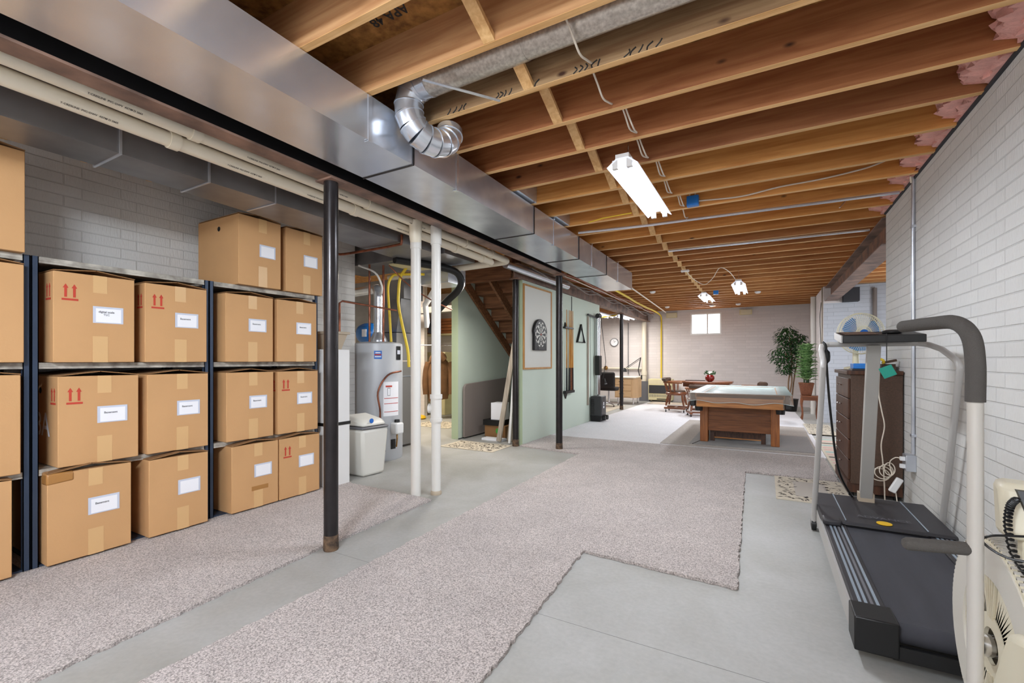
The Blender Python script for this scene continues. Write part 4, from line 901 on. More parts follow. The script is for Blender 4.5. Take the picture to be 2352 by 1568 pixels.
t = thing('desk_lamp','black swing-arm lamp clamped to the office desk','lamp',(-3.02,12.85,.77))
MB().tube([(-3.03,12.85,.70),(-3.03,12.85,.82)],.02).build('clamp','black',t)
MB().tube([(-3.08,12.85,.80),(-3.12,12.85,.95),(-3.05,12.85,1.31)],.013).tube([(-3.05,12.85,1.31),(-3.45,12.8,1.02)],.009).tube([(-3.05,12.85,1.27),(-3.45,12.8,.98)],.006).build('arm','black',t)
MB().lathe((-3.50,12.79,.95),[(.075,-.04),(.06,.03),(.03,.07)],18).build('shade','black',t)
t = thing('wall_clock','round white wall clock with gray rim on the office wall','clock',(-4.13,14.18,1.7))
MB().lathe((-4.19,14.15,1.80),[(.13,0),(.13,.04)],30,axis='y').build('rim','logo_gray',t)
MB().lathe((-4.19,14.145,1.80),[(.0,0),(.112,0),(.112,.004)],30,axis='y').build('face','paper',t)
MB().bar((-4.19,14.14,1.80),(-4.13,14.14,1.84),.006,.006).bar((-4.19,14.14,1.80),(-4.2,14.14,1.88),.005,.005).build('hands','ink',t)
t = thing('wall_pipe','cream horizontal pipe with valve on the office back wall','pipe',(-4.0,14.1,1.0))
MB().tube([(-4.75,14.12,.98),(-3.3,14.12,.98)],.03).build('pipe_run','pvc_cream',t)
MB().lathe((-4.43,14.05,.99),[(.02,-.05),(.07,0),(.02,.05)],16,axis='y').build('valve','brass',t)
one(MB().box(-3.36,-3.06,13.95,13.98,0,.60),'gray_board','logo_gray','gray panel on the floor between desk and cream drain stack','panel')
one(MB().tube(smooth([(-4.9,12.0,2.6),(-4.4,12.2,2.5),(-4.0,12.3,2.44),(-3.6,12.5,2.5),(-3.3,12.6,2.6)],5),.02),'hanging_cable','yellow','yellow cable draped under the office ceiling','cable')

# ------------------------------------------------------------------ pool table
t = thing('pool_table','oak pool table under a pale clear plastic cover','pool table',(-.33,8.05,.02))
x0,x1,y0,y1 = -.955,.30,6.85,9.2
F = .0255
for (a,b) in ((-.862,-.752),(.062,.168)):
    for (c,d) in ((7.33,7.50),(8.55,8.72)): MB().box(a,b,c,d,F,.60).build('leg','oak_v',t,bevel=.006)
MB().box(-.752,.062,7.385,7.42,.19,.60).build('cabinet','oak_dark',t)
MB().box(-.84,.15,7.5,8.60,.19,.6).build('side_panel','oak_dark',t)
RZ0, RZ1 = .585, .775
MB().box(x0+.10,x1-.10,y0+.03,y0+.09,RZ0,RZ1-.01).build('end_rail','oak',t); MB().box(x0+.10,x1-.10,y1-.09,y1-.03,RZ0,RZ1-.01).build('end_rail','oak',t)
MB().box(x0+.03,x0+.09,y0+.10,y1-.10,RZ0,RZ1-.01).build('side_rail','oak',t); MB().box(x1-.09,x1-.03,y0+.10,y1-.10,RZ0,RZ1-.01).build('side_rail','oak',t)
for a in (x0,x1-.10):
    for c in (y0,y1-.10): MB().box(a+.015,a+.085,c+.015,c+.085,RZ0+.005,RZ1-.005).build('corner_casting','black',t,bevel=.012)
MB().box(x0+.09,x1-.09,y0+.09,y1-.09,.60,.715).build('playing_bed','felt',t)
for b in ((x0+.03,x1-.03,y0+.03,y0+.17),(x0+.03,x1-.03,y1-.17,y1-.03),(x0+.03,x0+.17,y0+.17,y1-.17),(x1-.17,x1-.03,y0+.17,y1-.17)): MB().box(*b,.72,.768).build('cushion_rail','oak',t)
for a in (x0+.12,x1-.13): 
    for c in (y0+.12,8.02,y1-.12): MB().lathe((a,c,.52),[(.05,0),(.055,.06)],16).build('pocket','black',t)
c = thing('table_cover','translucent pale plastic cover draped over the pool table with wavy hem','cover',(-.33,8.02,.6))
def cover_mesh():
    mb = MB(); zt = .779; inx = .17
    # top: rim flat, sagging centre
    nx, ny = 26, 40; g = []
    for j in range(ny+1):
        for i in range(nx+1):
            x = x0+(x1-x0)*i/nx; y = y0+(y1-y0)*j/ny
            d = min(x-x0,x1-x,y-y0,y1-y); s = max(0,min(1,(d-inx*.8)/.08)); s = s*s*(3-2*s)
            g.append((x,y,zt-.035*s+.002*math.sin(x*21+y*9)*s))
    fs = [(j*(nx+1)+i,j*(nx+1)+i+1,(j+1)*(nx+1)+i+1,(j+1)*(nx+1)+i) for j in range(ny) for i in range(nx)]
    mb._add(g,fs); mb.build('top_sheet','cover',c)
    sk = MB(); N = 160; per = []
    for i in range(N):
        u = i/N*4; s = int(u); f = u-s; e = .004
        if s==0: p = (x0+(x1-x0)*f,y0-e)
        elif s==1: p = (x1+e,y0+(y1-y0)*f)
        elif s==2: p = (x1-(x1-x0)*f,y1+e)
        else: p = (x0-e,y1-(y1-y0)*f)
        per.append(p)
    vs = []
    for i,(px,py) in enumerate(per):
        u = i/N*4; f = u-int(u); cor = max(0,1-min(f,1-f)/.06)
        w = .012*math.sin(i*.42)+.008*math.sin(i*.17+1)
        out = Vector((px-(x0+x1)/2, py-(y0+y1)/2)).normalized()*(.018*cor)
        vs.append((px,py,zt)); vs.append((px+out.x*.5,py+out.y*.5,zt-.07)); vs.append((px+out.x,py+out.y,zt-.122+w-.006*cor))
    fs = []
    for i in range(N):
        j = (i+1)%N; fs += [(i*3,j*3,j*3+1,i*3+1),(i*3+1,j*3+1,j*3+2,i*3+2)]
    sk._add(vs,fs); sk.build('skirt','cover_skirt',c)
    sk2 = MB(); sk2.tube([vs[i*3+2] for i in range(N)],.0035,6,closed=True); sk2.build('hem','cover',c)
cover_mesh()
t = thing('bench','dark wooden bench pushed under the pool table','bench',(-.37,7.6,.025))
MB().box(-.735,.0,7.47,7.85,.155,.182).build('top','walnut',t)
for a in (-.735,-.06):
    MB().box(a,a+.06,7.46,7.51,.0255,.155).build('leg','walnut',t); MB().box(a,a+.06,7.81,7.85,.0255,.155).build('leg','walnut',t)
MB().box(-.675,-.06,7.475,7.49,.07,.085).build('rail','oak',t); MB().box(-.675,-.06,7.52,7.53,.085,.155).build('back_panel','walnut',t)
one(MB().tube(smooth([(-.93,7.05,.026),(-.88,7.3,.026),(-.84,7.55,.026),(-.8,7.9,.026)],5),.006),'extension_cord','black','black cord on the mat by the left pool table leg','cord')

# card table and chairs beyond
t = thing('game_table','reddish wood octagonal game table beyond the pool table','table',(-1.25,11.9,.014))
MB().prism([(-1.25+.62*math.cos(PI/8+i*PI/4),11.9+.62*math.sin(PI/8+i*PI/4)) for i in range(8)],'z',.69,.73).build('tabletop','cherry',t,bevel=.006)
MB().prism([(-1.25+.55*math.cos(PI/8+i*PI/4),11.9+.55*math.sin(PI/8+i*PI/4)) for i in range(8)],'z',.60,.69).build('apron','cherry',t)
MB().lathe((-1.25,11.9,0),[(.06,.05),(.09,.12),(.05,.3),(.08,.45),(.05,.6)],20).build('pedestal','cherry',t)
MB().box(-1.6,-.9,11.86,11.94,.0155,.06).box(-1.29,-1.21,11.55,12.25,.0155,.06).build('foot','cherry',t)
one(MB().box(-1.75,-1.3,12.0,12.07,.732,.745),'black_tray','black','thin black case lying on the game table','case')
t = thing('flower_vase','round maroon vase with white flowers on the game table','vase',(-1.15,11.6,.73))
MB().lathe((-1.15,11.6,.731),[(.04,0),(.085,.03),(.105,.08),(.10,.12),(.06,.165),(.045,.17)],24).build('vase','vase',t)
fl = MB(); lf = MB(); rnd = random.Random(4)
for i in range(16):
    a = rnd.uniform(0,2*PI); q = rnd.uniform(0,.06); fl.lathe((-1.15+q*math.cos(a),11.6+q*math.sin(a),.90+rnd.uniform(0,.06)),[(.005,-.015),(.022,0),(.005,.018)],8)
for i in range(40):
    a = rnd.uniform(0,2*PI); q = rnd.uniform(.05,.12); z = .90+rnd.uniform(-.01,.06); px,py = -1.15+q*math.cos(a),11.6+q*math.sin(a); lf.quad((px,py,z),(px+.02,py,z+.015),(px+.02*math.cos(a),py,z+.04),(px-.02,py,z+.015))
fl.build('flowers','flower',t); lf.build('leaves','leaf',t)
def captain(label):
    t = thing('captain_chair', label, 'chair', (0,0,0), 'captain chairs at the game table')
    MB().lathe((0,0,.40),[(.23,0),(.24,.02),(.24,.05),(.22,.07)],24).build('seat','cherry',t)
    MB().lathe((0,0,.47),[(.215,0),(.20,.035),(.02,.045)],24).build('cushion','walnut_side',t)
    MB().tube([Vector((.27*math.cos(a),.27*math.sin(a),.70+.0*a)) for a in [PI*.55+PI*1.0*i/12-.3 for i in range(-2,16)]],.027,10).build('arm_rail','oak_dark',t)
    MB().tube([Vector((.285*math.cos(a),.285*math.sin(a),.76)) for a in [PI-.9+1.8*i/10 for i in range(11)]],.045,10).build('crest','walnut_side',t)
    for i in range(8):
        a = PI*.5+PI*i/7; MB().tube([(.21*math.cos(a),.21*math.sin(a),.46),(.235*math.cos(a),.235*math.sin(a),.58),(.27*math.cos(a),.27*math.sin(a),.70)],[.012,.018,.012],8).build('spindle','cherry',t)
    for (sx,sy) in ((1,1),(1,-1),(-1,1),(-1,-1)):
        MB().tube([(sx*.15,sy*.15,.41),(sx*.175,sy*.175,.28),(sx*.2,sy*.2,.15)],[.018,.03,.018],10).build('leg','cherry',t)
        MB().lathe((sx*.2,sy*.2,.024),[(.02,-.012),(.024,0),(.02,.012)],12,axis='x').tube([(sx*.2,sy*.2,.024),(sx*.2,sy*.2,.09)],.008,8).build('caster','black',t)
    MB().box(-.24,.24,.17,.23,.075,.12).box(-.24,.24,-.23,-.17,.075,.12).build('foot_rail','cherry',t,bevel=.008)
    MB().box(-.03,.03,-.17,.17,.08,.115).build('stretcher','cherry',t); return t
ch = captain('brown captain chair on casters left of the game table before the wall heater'); ch.location = (-1.86,11.35,.015)
dup(ch,(-1.30,10.72,-.0),1.9,'brown captain chair mostly hidden behind the left pool table corner').scale=(.92,.92,.88)
dup(ch,(-.29,10.5,-.01),3.1,'captain chair whose curved back shows above the far edge of the pool table')

# ------------------------------------------------------------------ plants
def leafquad(mb, p, d, l, w, droop=.25):
    d = Vector(d).normalized(); s = d.cross(Vector((0,0,1)))
    s = s.normalized() if s.length > .01 else Vector((1,0,0)); p = Vector(p)
    m1 = p+d*l*.35+Vector((0,0,l*.03)); m2 = p+d*l*.7-Vector((0,0,l*droop*.3)); e = p+d*l-Vector((0,0,l*droop))
    mb._add([p,m1+s*w*.5,m1-s*w*.5,m1-Vector((0,0,w*.12)),m2+s*w*.42,m2-s*w*.42,m2-Vector((0,0,w*.12)),e],[(0,3,1),(0,2,3),(3,6,4,1),(2,5,6,3),(6,7,4),(5,7,6)])
t = thing('ficus_tree','tall dark green ficus tree standing in the far right corner','plant',(.52,12.95,.0))
MB().lathe((.52,12.95,0),[(.13,0),(.17,.28),(.18,.3)],20).build('pot','black',t)
rnd = random.Random(11)
for pts in ([(.50,12.95,.25),(.48,12.93,.7),(.55,12.9,1.2),(.50,12.9,1.8)],[(.55,12.97,.25),(.60,12.95,.8),(.68,12.95,1.3)],[(.47,12.95,.25),(.55,12.9,.8),(.42,12.88,1.4)]): MB().tube(smooth(pts,5),.016,8).build('trunk','bark',t)
lf = MB()
for (cx,cy,cz,rx,rz,n) in ((.46,12.85,1.80,.28,.28,520),(.33,12.8,1.35,.27,.24,360),(.72,12.8,1.60,.17,.30,330),(.42,12.8,1.02,.2,.13,150),(.58,12.85,1.3,.24,.3,240)):
    for i in range(n):
        a = rnd.uniform(0,2*PI); b = math.acos(rnd.uniform(-1,1)); q = rnd.uniform(.35,1)**.6
        p = (cx+rx*q*math.sin(b)*math.cos(a), cy+rx*.8*q*math.sin(b)*math.sin(a), cz+rz*q*math.cos(b))
        leafquad(lf, p, (math.cos(a)+rnd.uniform(-.4,.4),math.sin(a)+rnd.uniform(-.4,.4),-.35), rnd.uniform(.06,.10), .034, .3)
lf.build('foliage','leaf',t)
br = MB()
for i in range(24):
    a = rnd.uniform(0,2*PI); z = rnd.uniform(.95,1.7); br.tube([(.52,12.92,z),(.52+.2*math.cos(a),12.9+.15*math.sin(a),z+.15)],.005,5)
br.build('branches','bark',t)
t = thing('plant_stand','small reddish wooden side table holding the potted plant','table',(.80,11.35,0))
MB().box(.64,.96,11.2,11.5,.46,.50).build('top','cherry',t,bevel=.005); MB().box(.66,.94,11.22,11.48,.40,.46).build('apron','cherry',t)
for a in (.67,.93):
    for b in (11.23,11.47):
        s = -1 if a<.8 else 1
        MB().tube(smooth([(a,b,.45),(a+s*.014,b,.32),(a-s*.004,b,.12),(a+s*.012,b,.0)],4),[.022,.024,.022,.02,.018,.016,.014,.013,.012,.012,.013,.015,.017],10).build('leg','cherry',t)
PX = .72
t = thing('dieffenbachia','bushy pale variegated potted plant in a brown wicker pot on the side table','plant',(.80,11.35,.5))
MB().hexa([(.65,11.26,.502),(.83,11.26,.502),(.83,11.44,.502),(.65,11.44,.502)],[(.61,11.22,.74),(.87,11.22,.74),(.87,11.48,.74),(.61,11.48,.74)]).build('wicker_pot','wicker',t,bevel=.01)
MB().box(.605,.875,11.215,11.485,.735,.765).build('pot_rim','wicker',t,bevel=.008)
lf = MB(); st = MB()
for i in range(110):
    z = .80+.70*(i/110)+rnd.uniform(-.02,.02); a = i*2.4; k = math.sin(PI*min(1,(z-.72)/.85)); L = .17+.16*k
    p = (.74+.03*math.cos(a),11.35+.03*math.sin(a),z); L = min(L+.03,.26); leafquad(lf,p,(math.cos(a),math.sin(a),.75+.5*(i/110)),L*rnd.uniform(.85,1.1),.14,.42)
for i in range(5): st.tube([(.74+.04*math.cos(i*1.3),11.35+.04*math.sin(i*1.3),.72),(.74+.05*math.cos(i*1.3),11.35,1.45)],.012,6)
lf.build('foliage','leaf_pale',t); st.build('stems','leaf',t)

# ------------------------------------------------------------------ dresser with the fan
t = thing('dresser','tall dark brown chest of drawers against the right brick wall','dresser',(.85,5.53,0))
dx0,dx1,dy0,dy1 = .672,1.04,5.10,5.93
MB().box(dx0,dx1,dy0,dy1,.12,1.105).build('carcass','walnut_side',t,bevel=.003)
MB().box(dx0-.03,dx1,dy0-.015,dy1+.015,1.105,1.14).build('top','walnut',t,bevel=.004)
MB().box(dx0-.025,dx1,dy0+.01,dy1-.01,.04,.13).build('base_board','walnut',t); 
for (a,b) in ((dx0,dy0+.05),(dx0,dy1-.05),(dx1-.05,dy0+.05),(dx1-.05,dy1-.05)): MB().cyl((a+.01,b,0),(a+.01,b,.05),.02,12).build('foot','black',t)
zz = .15
for i in range(5):
    h = .185; d = MB().box(dx0-.018,dx0-.001,dy0+.015,dy1-.015,zz,zz+h-.008).build('drawer','walnut',t,bevel=.003)
    for y in ((dy0+dy1)/2,): MB().tube([(dx0-.018,y,zz+h*.55),(dx0-.03,y-.012,zz+h*.58),(dx0-.045,y,zz+h*.62)],.006,8).lathe((dx0-.045,y,zz+h*.6),[(.001,-.01),(.014,0),(.001,.01)],12).build('pull','chrome',d)
    zz += h
t = thing('desk_fan','round fan with cream wire cage and blue blades on the dresser','fan',(.80,5.62,1.14))
fc = Vector((.825,5.66,1.50)); u = Vector((math.cos(.35),math.sin(.35),0)); nv = Vector((u.y,-u.x,0))
Rm = .205
for (R_,off) in ((Rm,0),(Rm*.97,.035),(Rm*.97,-.035),(.07,.055)):
    MB().tube([fc+nv*off+(u*math.cos(2*PI*i/40)+Vector((0,0,1))*math.sin(2*PI*i/40))*R_ for i in range(40)],.0035,6,closed=True).build('cage_ring','fan_white',t)
cg = MB()
for i in range(60):
    a = 2*PI*i/60; e = u*math.cos(a)+Vector((0,0,1))*math.sin(a)
    cg.tube([fc+nv*.06+e*.035,fc+nv*.055+e*.12,fc+nv*.035+e*Rm*.96,fc+e*Rm],.0016,5)
    cg.tube([fc-nv*.06+e*.035,fc-nv*.05+e*.12,fc-nv*.035+e*Rm*.96,fc+e*Rm],.0016,4)
cg.build('wire_cage','fan_white',t)
for b in range(3):
    a0 = 2*PI*b/3+.35; vs = []; 
    for (rr,w,tw) in ((.03,.25,.02),(.09,.55,.018),(.15,.62,.012),(.175,.45,.006)):
        for s in (-1,0,1):
            a = a0+s*w; vs.append(fc+(u*math.cos(a)+Vector((0,0,1))*math.sin(a))*rr+nv*tw*s)
    fs = [(i*3+j,i*3+j+1,(i+1)*3+j+1,(i+1)*3+j) for i in range(3) for j in range(2)]
    MB()._add(vs,fs).build('blade','fan_blade',t)
MB().tube([fc+nv*.03,fc-nv*.14],.042,18).build('motor','fan_white',t)
MB().tube([fc+nv*.06,fc+nv*.064],.04,18).build('badge','sticker_blue',t)
b_ = fc-nv*.08
MB().tube([(b_.x,b_.y,1.165),(b_.x,b_.y,1.47)],[.03,.022],14).build('stand','fan_white',t)
MB().lathe((b_.x,b_.y,1.142),[(.10,0),(.10,.02),(.05,.03)],24).build('base','fan_white',t)
MB().tube(smooth([(.87,5.7,1.15),(.87,5.3,1.155),(.87,5.07,1.15),(.862,5.04,.95),(.882,5.04,.80),(.902,5.04,.66),(.88,5.04,.5),(.89,5.04,.36),(.90,5.04,.2),(.905,5.04,.01)],6),.005,8).build('power_cord','nm',t)
cbox(.70,.86,5.16,5.34,1.158,1.205,'blue_box','game_box','blue box lying on a dark tray on the dresser')
one(MB().box(.69,.87,5.15,5.36,1.1425,1.156),'tray','cover_gray','dark flat tray under the blue box on the dresser','tray')
cbox(.92,1.02,5.25,5.48,1.1425,1.20,'walnut_side','wooden_box','small brown box at the wall side of the dresser top')
t = thing('toy_tool','yellow and brown folded tool on the dresser behind the mast','tool',(.9,5.15,1.142))
MB().tube(smooth([(.855,5.2,1.20),(.88,5.2,1.245),(.92,5.2,1.235),(.93,5.22,1.205)],4),.011).build('yellow_handle','yellow',t); MB().bar((.92,5.22,1.21),(1.02,5.24,1.235),.03,.02).build('blade','walnut_side',t)

# right wall: conduit, outlet, cords
t = thing('wall_conduit','gray metal conduit running down the right brick wall','conduit',(1.04,4.78,.36))
MB().tube([(1.035,4.77,.48),(1.035,4.77,2.80)],.0125,12).build('pipe_run','galv',t)
for z in (.62,1.5,2.3): MB().box(1.02,1.05,4.745,4.795,z,z+.02).build('clamp','galv',t)
t = thing('wall_outlet','gray metal outlet box at the bottom of the wall conduit','outlet',(1.03,4.82,.33))
MB().box(.985,1.05,4.74,4.86,.34,.47).build('box','galv',t,bevel=.004)
MB().box(.955,.985,4.77,4.80,.42,.45).box(.955,.985,4.77,4.80,.36,.39).build('plug','white',t)
t = thing('power_strip','white power strip and coiled extension cord hanging under the outlet','power strip',(.93,4.85,.2))
MB().obox((.94,4.84,.20),(.05,.035,.13),Matrix.Rotation(.45,3,'Y')).build('strip_body','white',t,bevel=.008)
for i in range(4): MB().tube([Vector((.90-.02*i,4.84+.01*i,.33))+Vector((.035*math.cos(a)*(1+.3*i),.01*math.sin(a),.05*math.sin(a)-.02*i)) for a in [2*PI*j/20 for j in range(20)]],.004,6,closed=True).build('cord_coil','nm',t)
MB().tube(smooth([(.96,4.80,.435),(.93,4.82,.43),(.90,4.84,.38),(.92,4.84,.28)],5),.004).tube(smooth([(.94,4.84,.14),(.95,4.84,.05),(.95,4.84,.004)],4),.004).build('cord','nm',t)

# ------------------------------------------------------------------ treadmill
t = thing('treadmill','gray and black treadmill facing away beside the right brick wall','treadmill',(.65,3.3,0))
tx0,tx1,ty0,ty1 = .33,.97,2.30,4.25; tz=.20
MB().box(tx0+.10,tx1-.10,ty0+.06,3.62,.13,.175).build('running_belt','belt',t,bevel=.012)
MB().tube([(tx0+.10,ty0+.075,.135),(tx1-.10,ty0+.075,.135)],.04,20).build('rear_roller','belt',t)
for (a,b) in ((tx0,tx0+.115),(tx1-.115,tx1)):
    MB().box(a,b,ty0+.12,3.62,.10,.185).build('side_rail','hood',t,bevel=.004)
    for i in range(4):
        c0 = a+.022+i*.021; MB().box(c0,c0+.011,ty0+.14,3.60,.1852,.188).build('foot_strip','rail_silver' if i!=2 else 'logo_gray',t)
    s0 = a-.012 if a<.5 else b; MB().box(s0,s0+.012,ty0+.10,3.95,.07,.165).build('frame_rail','tm_tube',t)
    MB().box(a-.015,b+.015,ty0,ty0+.15,.055,.195).build('end_cap','black',t,bevel=.006)
MB().box(tx0+.11,tx1-.11,ty0+.01,ty0+.03,.05,.105).build('rear_cross_member','black',t)
MB().hexa([(tx0-.01,3.56,.19),(tx1+.01,3.56,.19),(tx1+.01,ty1,.06),(tx0-.01,ty1,.06)],[(tx0-.01,3.58,.205),(tx1+.01,3.58,.205),(tx1+.01,ty1,.21),(tx0-.01,ty1,.21)]).build('motor_hood','hood',t,bevel=.006)
for a in (tx0-.012,): MB().box(a,a+.10,3.50,3.60,.186,.225).build('hood_shoulder','hood',t,bevel=.012)
for a in (tx0+.115,tx1-.125): MB().box(a,a+.006,3.585,ty1-.01,.2105,.214).build('hood_line','rail_silver',t)
text('ADVANCE',.06,(tx0+.33,3.72,.2145),(1,0,0),(0,1,.02),'logo_faint',t)
MB().lathe((tx0+.32,3.635,.208),[(.0,0),(.04,0),(.04,.003),(0,.003)],20).build('logo_oval','logo_yellow',t)
for x,xb in ((.325,.305),(.985,.995)):
    pts = smooth([(xb,3.95,.03),(xb,3.93,.15),((x+xb)/2,3.75,.65),(x,3.59,1.14)],4)+smooth([(x,3.575,1.19),(x+(.005 if x<.5 else -.005),3.62,1.235),(x+(.01 if x<.5 else -.03),3.78,1.305)],5)
    MB().tube(pts+([(x+.02,3.86,1.335),(x+.06,3.88,1.345)] if x<.5 else [(x-.07,3.86,1.335),(x-.12,3.88,1.345)]),.0175,14).build('upright','tm_tube',t)
    MB().lathe((xb,3.97,.045),[(.02,-.018),(.045,-.014),(.045,.014),(.02,.018)],18,axis='x').build('wheel','black',t)
MB().tube([(.37,3.88,1.345),(.88,3.88,1.345)],.0175,14).build('crossbar','tm_tube',t)
MB().hexa([(.598,4.13,.2),(.672,4.13,.2),(.672,4.175,.2),(.598,4.175,.2)],[(.594,3.82,1.335),(.668,3.82,1.335),(.668,3.865,1.335),(.594,3.865,1.335)]).build('mast','tm_mast',t,bevel=.004)
MB().box(.59,.682,4.12,4.19,.205,.27).build('mast_bracket','tan',t)
MB().hexa([(.43,3.58,1.345),(.84,3.58,1.345),(.84,3.92,1.385),(.43,3.92,1.385)],[(.43,3.58,1.392),(.84,3.58,1.392),(.84,3.92,1.43),(.43,3.92,1.43)]).build('console','black',t,bevel=.004)
MB().hexa([(.422,3.585,1.345),(.43,3.585,1.345),(.43,3.92,1.385),(.422,3.92,1.385)],[(.422,3.585,1.392),(.43,3.585,1.392),(.43,3.92,1.43),(.422,3.92,1.43)]).build('console_end','tm_tube',t)
MB().lathe((.70,3.70,1.408),[(.05,0),(.052,.012),(.03,.02)],24).build('safety_key','black',t)
MB().hexa([(.45,3.62,1.399),(.62,3.62,1.399),(.62,3.88,1.428),(.45,3.88,1.428)],[(.45,3.62,1.4),(.62,3.62,1.4),(.62,3.88,1.4295),(.45,3.88,1.4295)]).build('console_panel','walnut_side',t)
MB().tube(smooth([(.345,3.80,1.36),(.36,3.78,1.33),(.365,3.8,1.22),(.40,3.9,.85),(.46,4.05,.45),(.55,4.2,.24),(.57,4.24,.216)],6),.0075,8).build('power_cord','black',t)
MB().lathe((.365,3.79,1.26),[(.005,-.05),(.02,-.03),(.022,0),(.02,.03),(.005,.05)],12).build('cord_plug','black',t)
t = thing('hanging_tag','teal square tag on a black string below the treadmill console','tag',(.70,3.57,1.1))
MB().tube([(.65,3.572,1.22),(.65,3.572,1.40)],.0025,6).build('string','black',t)
MB().obox((.655,3.572,1.165),(.068,.004,.068),Matrix.Rotation(-.45,3,'Y')).build('tag_card','teal',t,bevel=.001)

# ------------------------------------------------------------------ fan bike at the lower right
t = thing('exercise_bike','ivory air-resistance exercise bike with foam handle at the lower right','exercise bike',(.62,1.6,0))
MB().tube([(.462,1.574,.02),(.462,1.574,1.13)],.0158,18).build('lever','bike_tube',t)
hp = smooth([(.462,1.574,1.13),(.462,1.574,1.23),(.460,1.60,1.30),(.452,1.68,1.338),(.435,1.80,1.345),(.404,1.977,1.348)],6)
MB().tube(hp,.0195,18).build('foam_grip','foam',t)
MB().lathe((.402,1.985,1.348),[(.006,0),(.006,.01)],10,axis='y').build('grip_end','black',t)
MB().tube([(.45,1.578,.755),(.325,1.555,.752),(.318,1.553,.752)],[.0165,.0165,.012],16).build('foot_peg','foam',t)
wx, wy, wz, wr = .56, 1.80, .42, .30
def disc(x, r0, r1, mat, name, n=40, th=.01): 
    mb = MB(); vs=[]; 
    for xx in (x,x+th):
        for r_ in (r0,r1):
            for k in range(n): vs.append((xx,wy+r_*math.cos(2*PI*k/n),wz+r_*math.sin(2*PI*k/n)))
    fs=[]
    for k in range(n):
        l=(k+1)%n; fs += [(k,l,n+l,n+k),(2*n+k,3*n+k,3*n+l,2*n+l),(n+k,n+l,3*n+l,3*n+k),(k,2*n+k,2*n+l,l)]
    return mb._add(vs,fs).build(name,mat,t)
for x in (wx,wx+.14):
    disc(x-.004 if x==wx else x+.004,.195,.288,'shroud','shroud_panel'); disc(x,.285,.30,'bike','cage_rim'); disc(x,.05,.09,'bike','cage_hub')
    sp = MB()
    for k in range(72):
        a = 2*PI*k/72; sp.bar((x+.005,wy+.08*math.cos(a),wz+.08*math.sin(a)),(x+.005,wy+.29*math.cos(a),wz+.29*math.sin(a)),.004,.015)
    sp.build('cage_vanes','bike',t)
rb = MB()
for k in range(110):
    a = 2*PI*k/110; rb.bar((wx,wy+.30*math.cos(a),wz+.30*math.sin(a)),(wx+.15,wy+.30*math.cos(a),wz+.30*math.sin(a)),.006,.008)
rb.build('cage_ribs','bike_tube',t)
for b in range(8):
    a = 2*PI*b/8; MB().bar((wx+.07,wy+.07*math.cos(a),wz+.07*math.sin(a)),(wx+.07,wy+.27*math.cos(a),wz+.27*math.sin(a)),.06,.08).build('fan_paddle','pvc_cream',t)
MB().tube([(wx-.02,wy,wz),(wx+.17,wy,wz)],.03,16).build('axle','chrome',t)
MB().hexa([(.52,1.30,.25),(.74,1.30,.25),(.74,1.72,.30),(.52,1.72,.30)],[(.53,1.45,.60),(.73,1.45,.60),(.73,1.62,.55),(.53,1.62,.55)]).build('side_cover','bike',t,bevel=.02)
MB().hexa([(.56,1.60,.30),(.70,1.60,.30),(.70,1.70,.30),(.56,1.70,.30)],[(.60,1.72,.80),(.68,1.72,.80),(.68,1.76,.80),(.60,1.76,.80)]).build('console_mast','bike',t,bevel=.01)
MB().hexa([(.555,1.70,.76),(.79,1.63,.76),(.81,1.74,.74),(.575,1.82,.74)],[(.555,1.74,.90),(.79,1.67,.90),(.81,1.76,.90),(.575,1.84,.90)]).build('console','bike',t,bevel=.02)
MB().hexa([(.605,1.676,.79),(.79,1.621,.79),(.79,1.64,.79),(.605,1.694,.79)],[(.585,1.715,.888),(.79,1.655,.888),(.79,1.674,.888),(.585,1.732,.888)]).build('console_face','black',t)
base = smooth([(.575,1.69,.87),(.560,1.68,.85),(.553,1.67,.80),(.56,1.65,.73),(.59,1.61,.68),(.66,1.54,.65)],40)
MB().tube([p+Vector((math.cos(i*.9),math.sin(i*.9)*.6,math.sin(i*.9)*.5))*.0075 for i,p in enumerate(base)],.0028,5).build('coiled_cord','black',t)
MB().tube(smooth([(.565,1.60,.80),(.50,1.60,.79),(.49,1.62,.765),(.53,1.60,.74),(.60,1.58,.745)],6),.003,6).build('wire','black',t)
MB().box(.50,.80,1.95,2.03,.0,.05).build('front_stabilizer','bike_tube',t,bevel=.01)
MB().tube([(.64,1.99,.05),(.64,1.85,.30)],.02).tube([(.64,1.30,.28),(.64,.75,.06)],.03).tube([(.46,1.574,.30),(.70,1.574,.30)],.015).build('frame_tube','bike_tube',t)
MB().box(.44,.84,.70,.78,.0,.05).build('rear_stabilizer','bike_tube',t,bevel=.01)
MB().tube([(.64,1.05,.2),(.64,1.0,.80)],.02).build('seat_post','chrome',t)
MB().lathe((.64,.98,.80),[(.10,0),(.13,.03),(.12,.07),(.05,.09)],20).build('saddle','black',t)

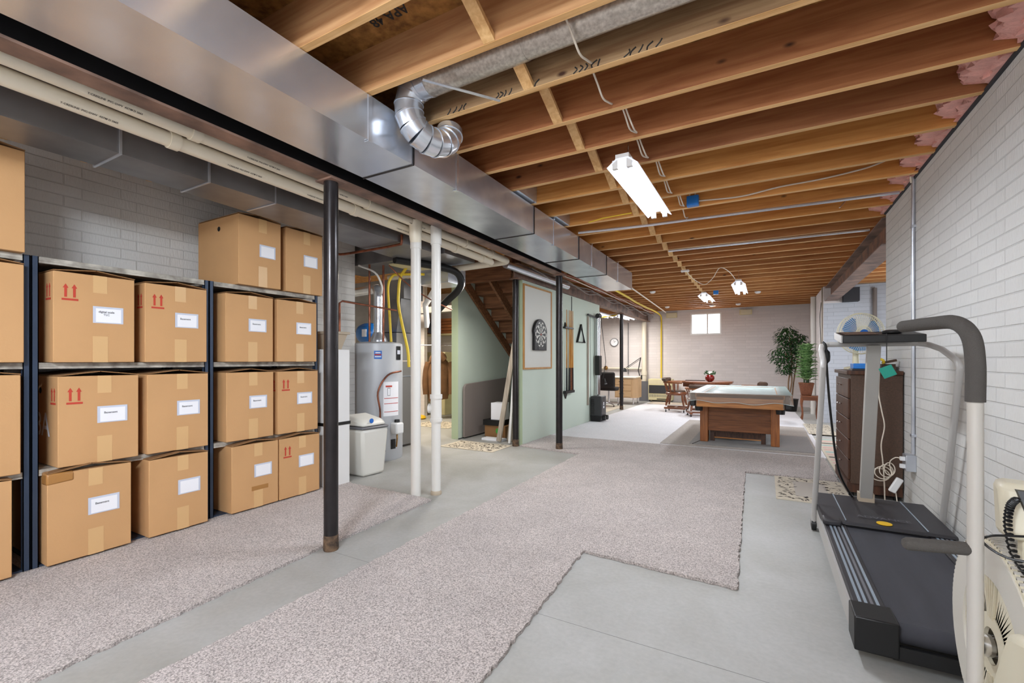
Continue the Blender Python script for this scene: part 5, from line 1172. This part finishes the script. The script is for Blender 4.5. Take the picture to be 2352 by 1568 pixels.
# ink marks and stamp
z = thing('ink_marks','black brush strokes painted along the bottom edge of the weathered joist','marks',(-1.2,JY(0)-.001,JZ))
rnd = random.Random(5)
for i,x in enumerate((-1.66,-1.62,-1.58,-1.54,-1.33,-1.30,-1.27,-1.24,-1.12,-1.08,-.86,-.83,-.80,-.76,-.73,-.60,-.57,-.53,-.49,-.45)):
    MB().tube(smooth([(x,JY(0)-.0015,JZ+.004),(x+.008+rnd.uniform(-.01,.02),JY(0)-.0015,JZ+.02),(x+rnd.uniform(.005,.03),JY(0)-.0015,JZ+.035)],3),.0035,5).build('brush_stroke','ink',z)
z = thing('lumber_stamp','black ink grade stamp on the plywood subfloor near the first joists','stamp',(-1.9,1.6,JT-.001))
for i,s in enumerate(('THIS SIDE','DOWN','APA 48')): text(s,.075,(-1.62,1.50+.08*i,JT-.002),(-1,.0,0),(0,1,0),'ink',z,bold=.001)

# ------------------------------------------------------------------ lights
def area(name, loc, rot, sx, sy, e, c):
    la = bpy.data.lights.new(name,'AREA'); la.shape='RECTANGLE'; la.size=sx; la.size_y=sy; return put(la,loc,e,c,rot,name)
area('behind_camera_fill',(-1.2,-1.9,1.9),(math.radians(80),0,math.radians(8)),3.2,1.4,60,(1,.985,.97))  # unseen soft fill added to brighten the near part of the room
la = bpy.data.lights.new('side_fill','AREA'); la.shape='RECTANGLE'; la.size=.7; la.size_y=.12  # unseen cool light added to brighten the left wall and shelves
o = put(la,(-.7,-.9,2.50),62,(.86,.93,1),name='shelf_side_fill'); o.rotation_euler = Vector((-3.75,2.3,-.75)).to_track_quat('-Z','Y').to_euler()
area('alcove_daylight',(2.95,8.3,1.55),(0,math.radians(90),0),1.3,2.4,32,(.93,.96,1))
area('back_window_daylight',(-1.5,14.1,2.28),(math.radians(-75),0,0),.7,.5,14,(.9,.95,1))
area('utility_room_fill',(-6.2,6.3,2.75),(0,0,0),1.0,1.0,110,(1,.88,.70))  # added warm fill that brightens the utility room, no fixture modelled for it
area('furnace_corner_fill',(-3.4,5.1,2.15),(math.radians(20),0,math.radians(150)),.4,.4,24,(1,.95,.88))  # added fill that brightens the ducts around the furnace, no fixture there
wd = bpy.data.worlds.new('World'); SC.world = wd; wd.use_nodes = True
wd.node_tree.nodes['Background'].inputs[0].default_value = (.75,.85,1,1); wd.node_tree.nodes['Background'].inputs[1].default_value = .6

# ------------------------------------------------------------------ camera
cam = bpy.data.cameras.new('camera'); co = bpy.data.objects.new('camera', cam); COL.objects.link(co)
cam.lens = 16; cam.sensor_width = 36; cam.shift_y = 43/2352; cam.clip_start = .05
co.location = (0,0,1.235); co.rotation_euler = (math.radians(90),0,math.radians(29.149))
SC.camera = co
SC.view_settings.view_transform = 'Standard'; SC.view_settings.look = 'None'; SC.view_settings.exposure = .17
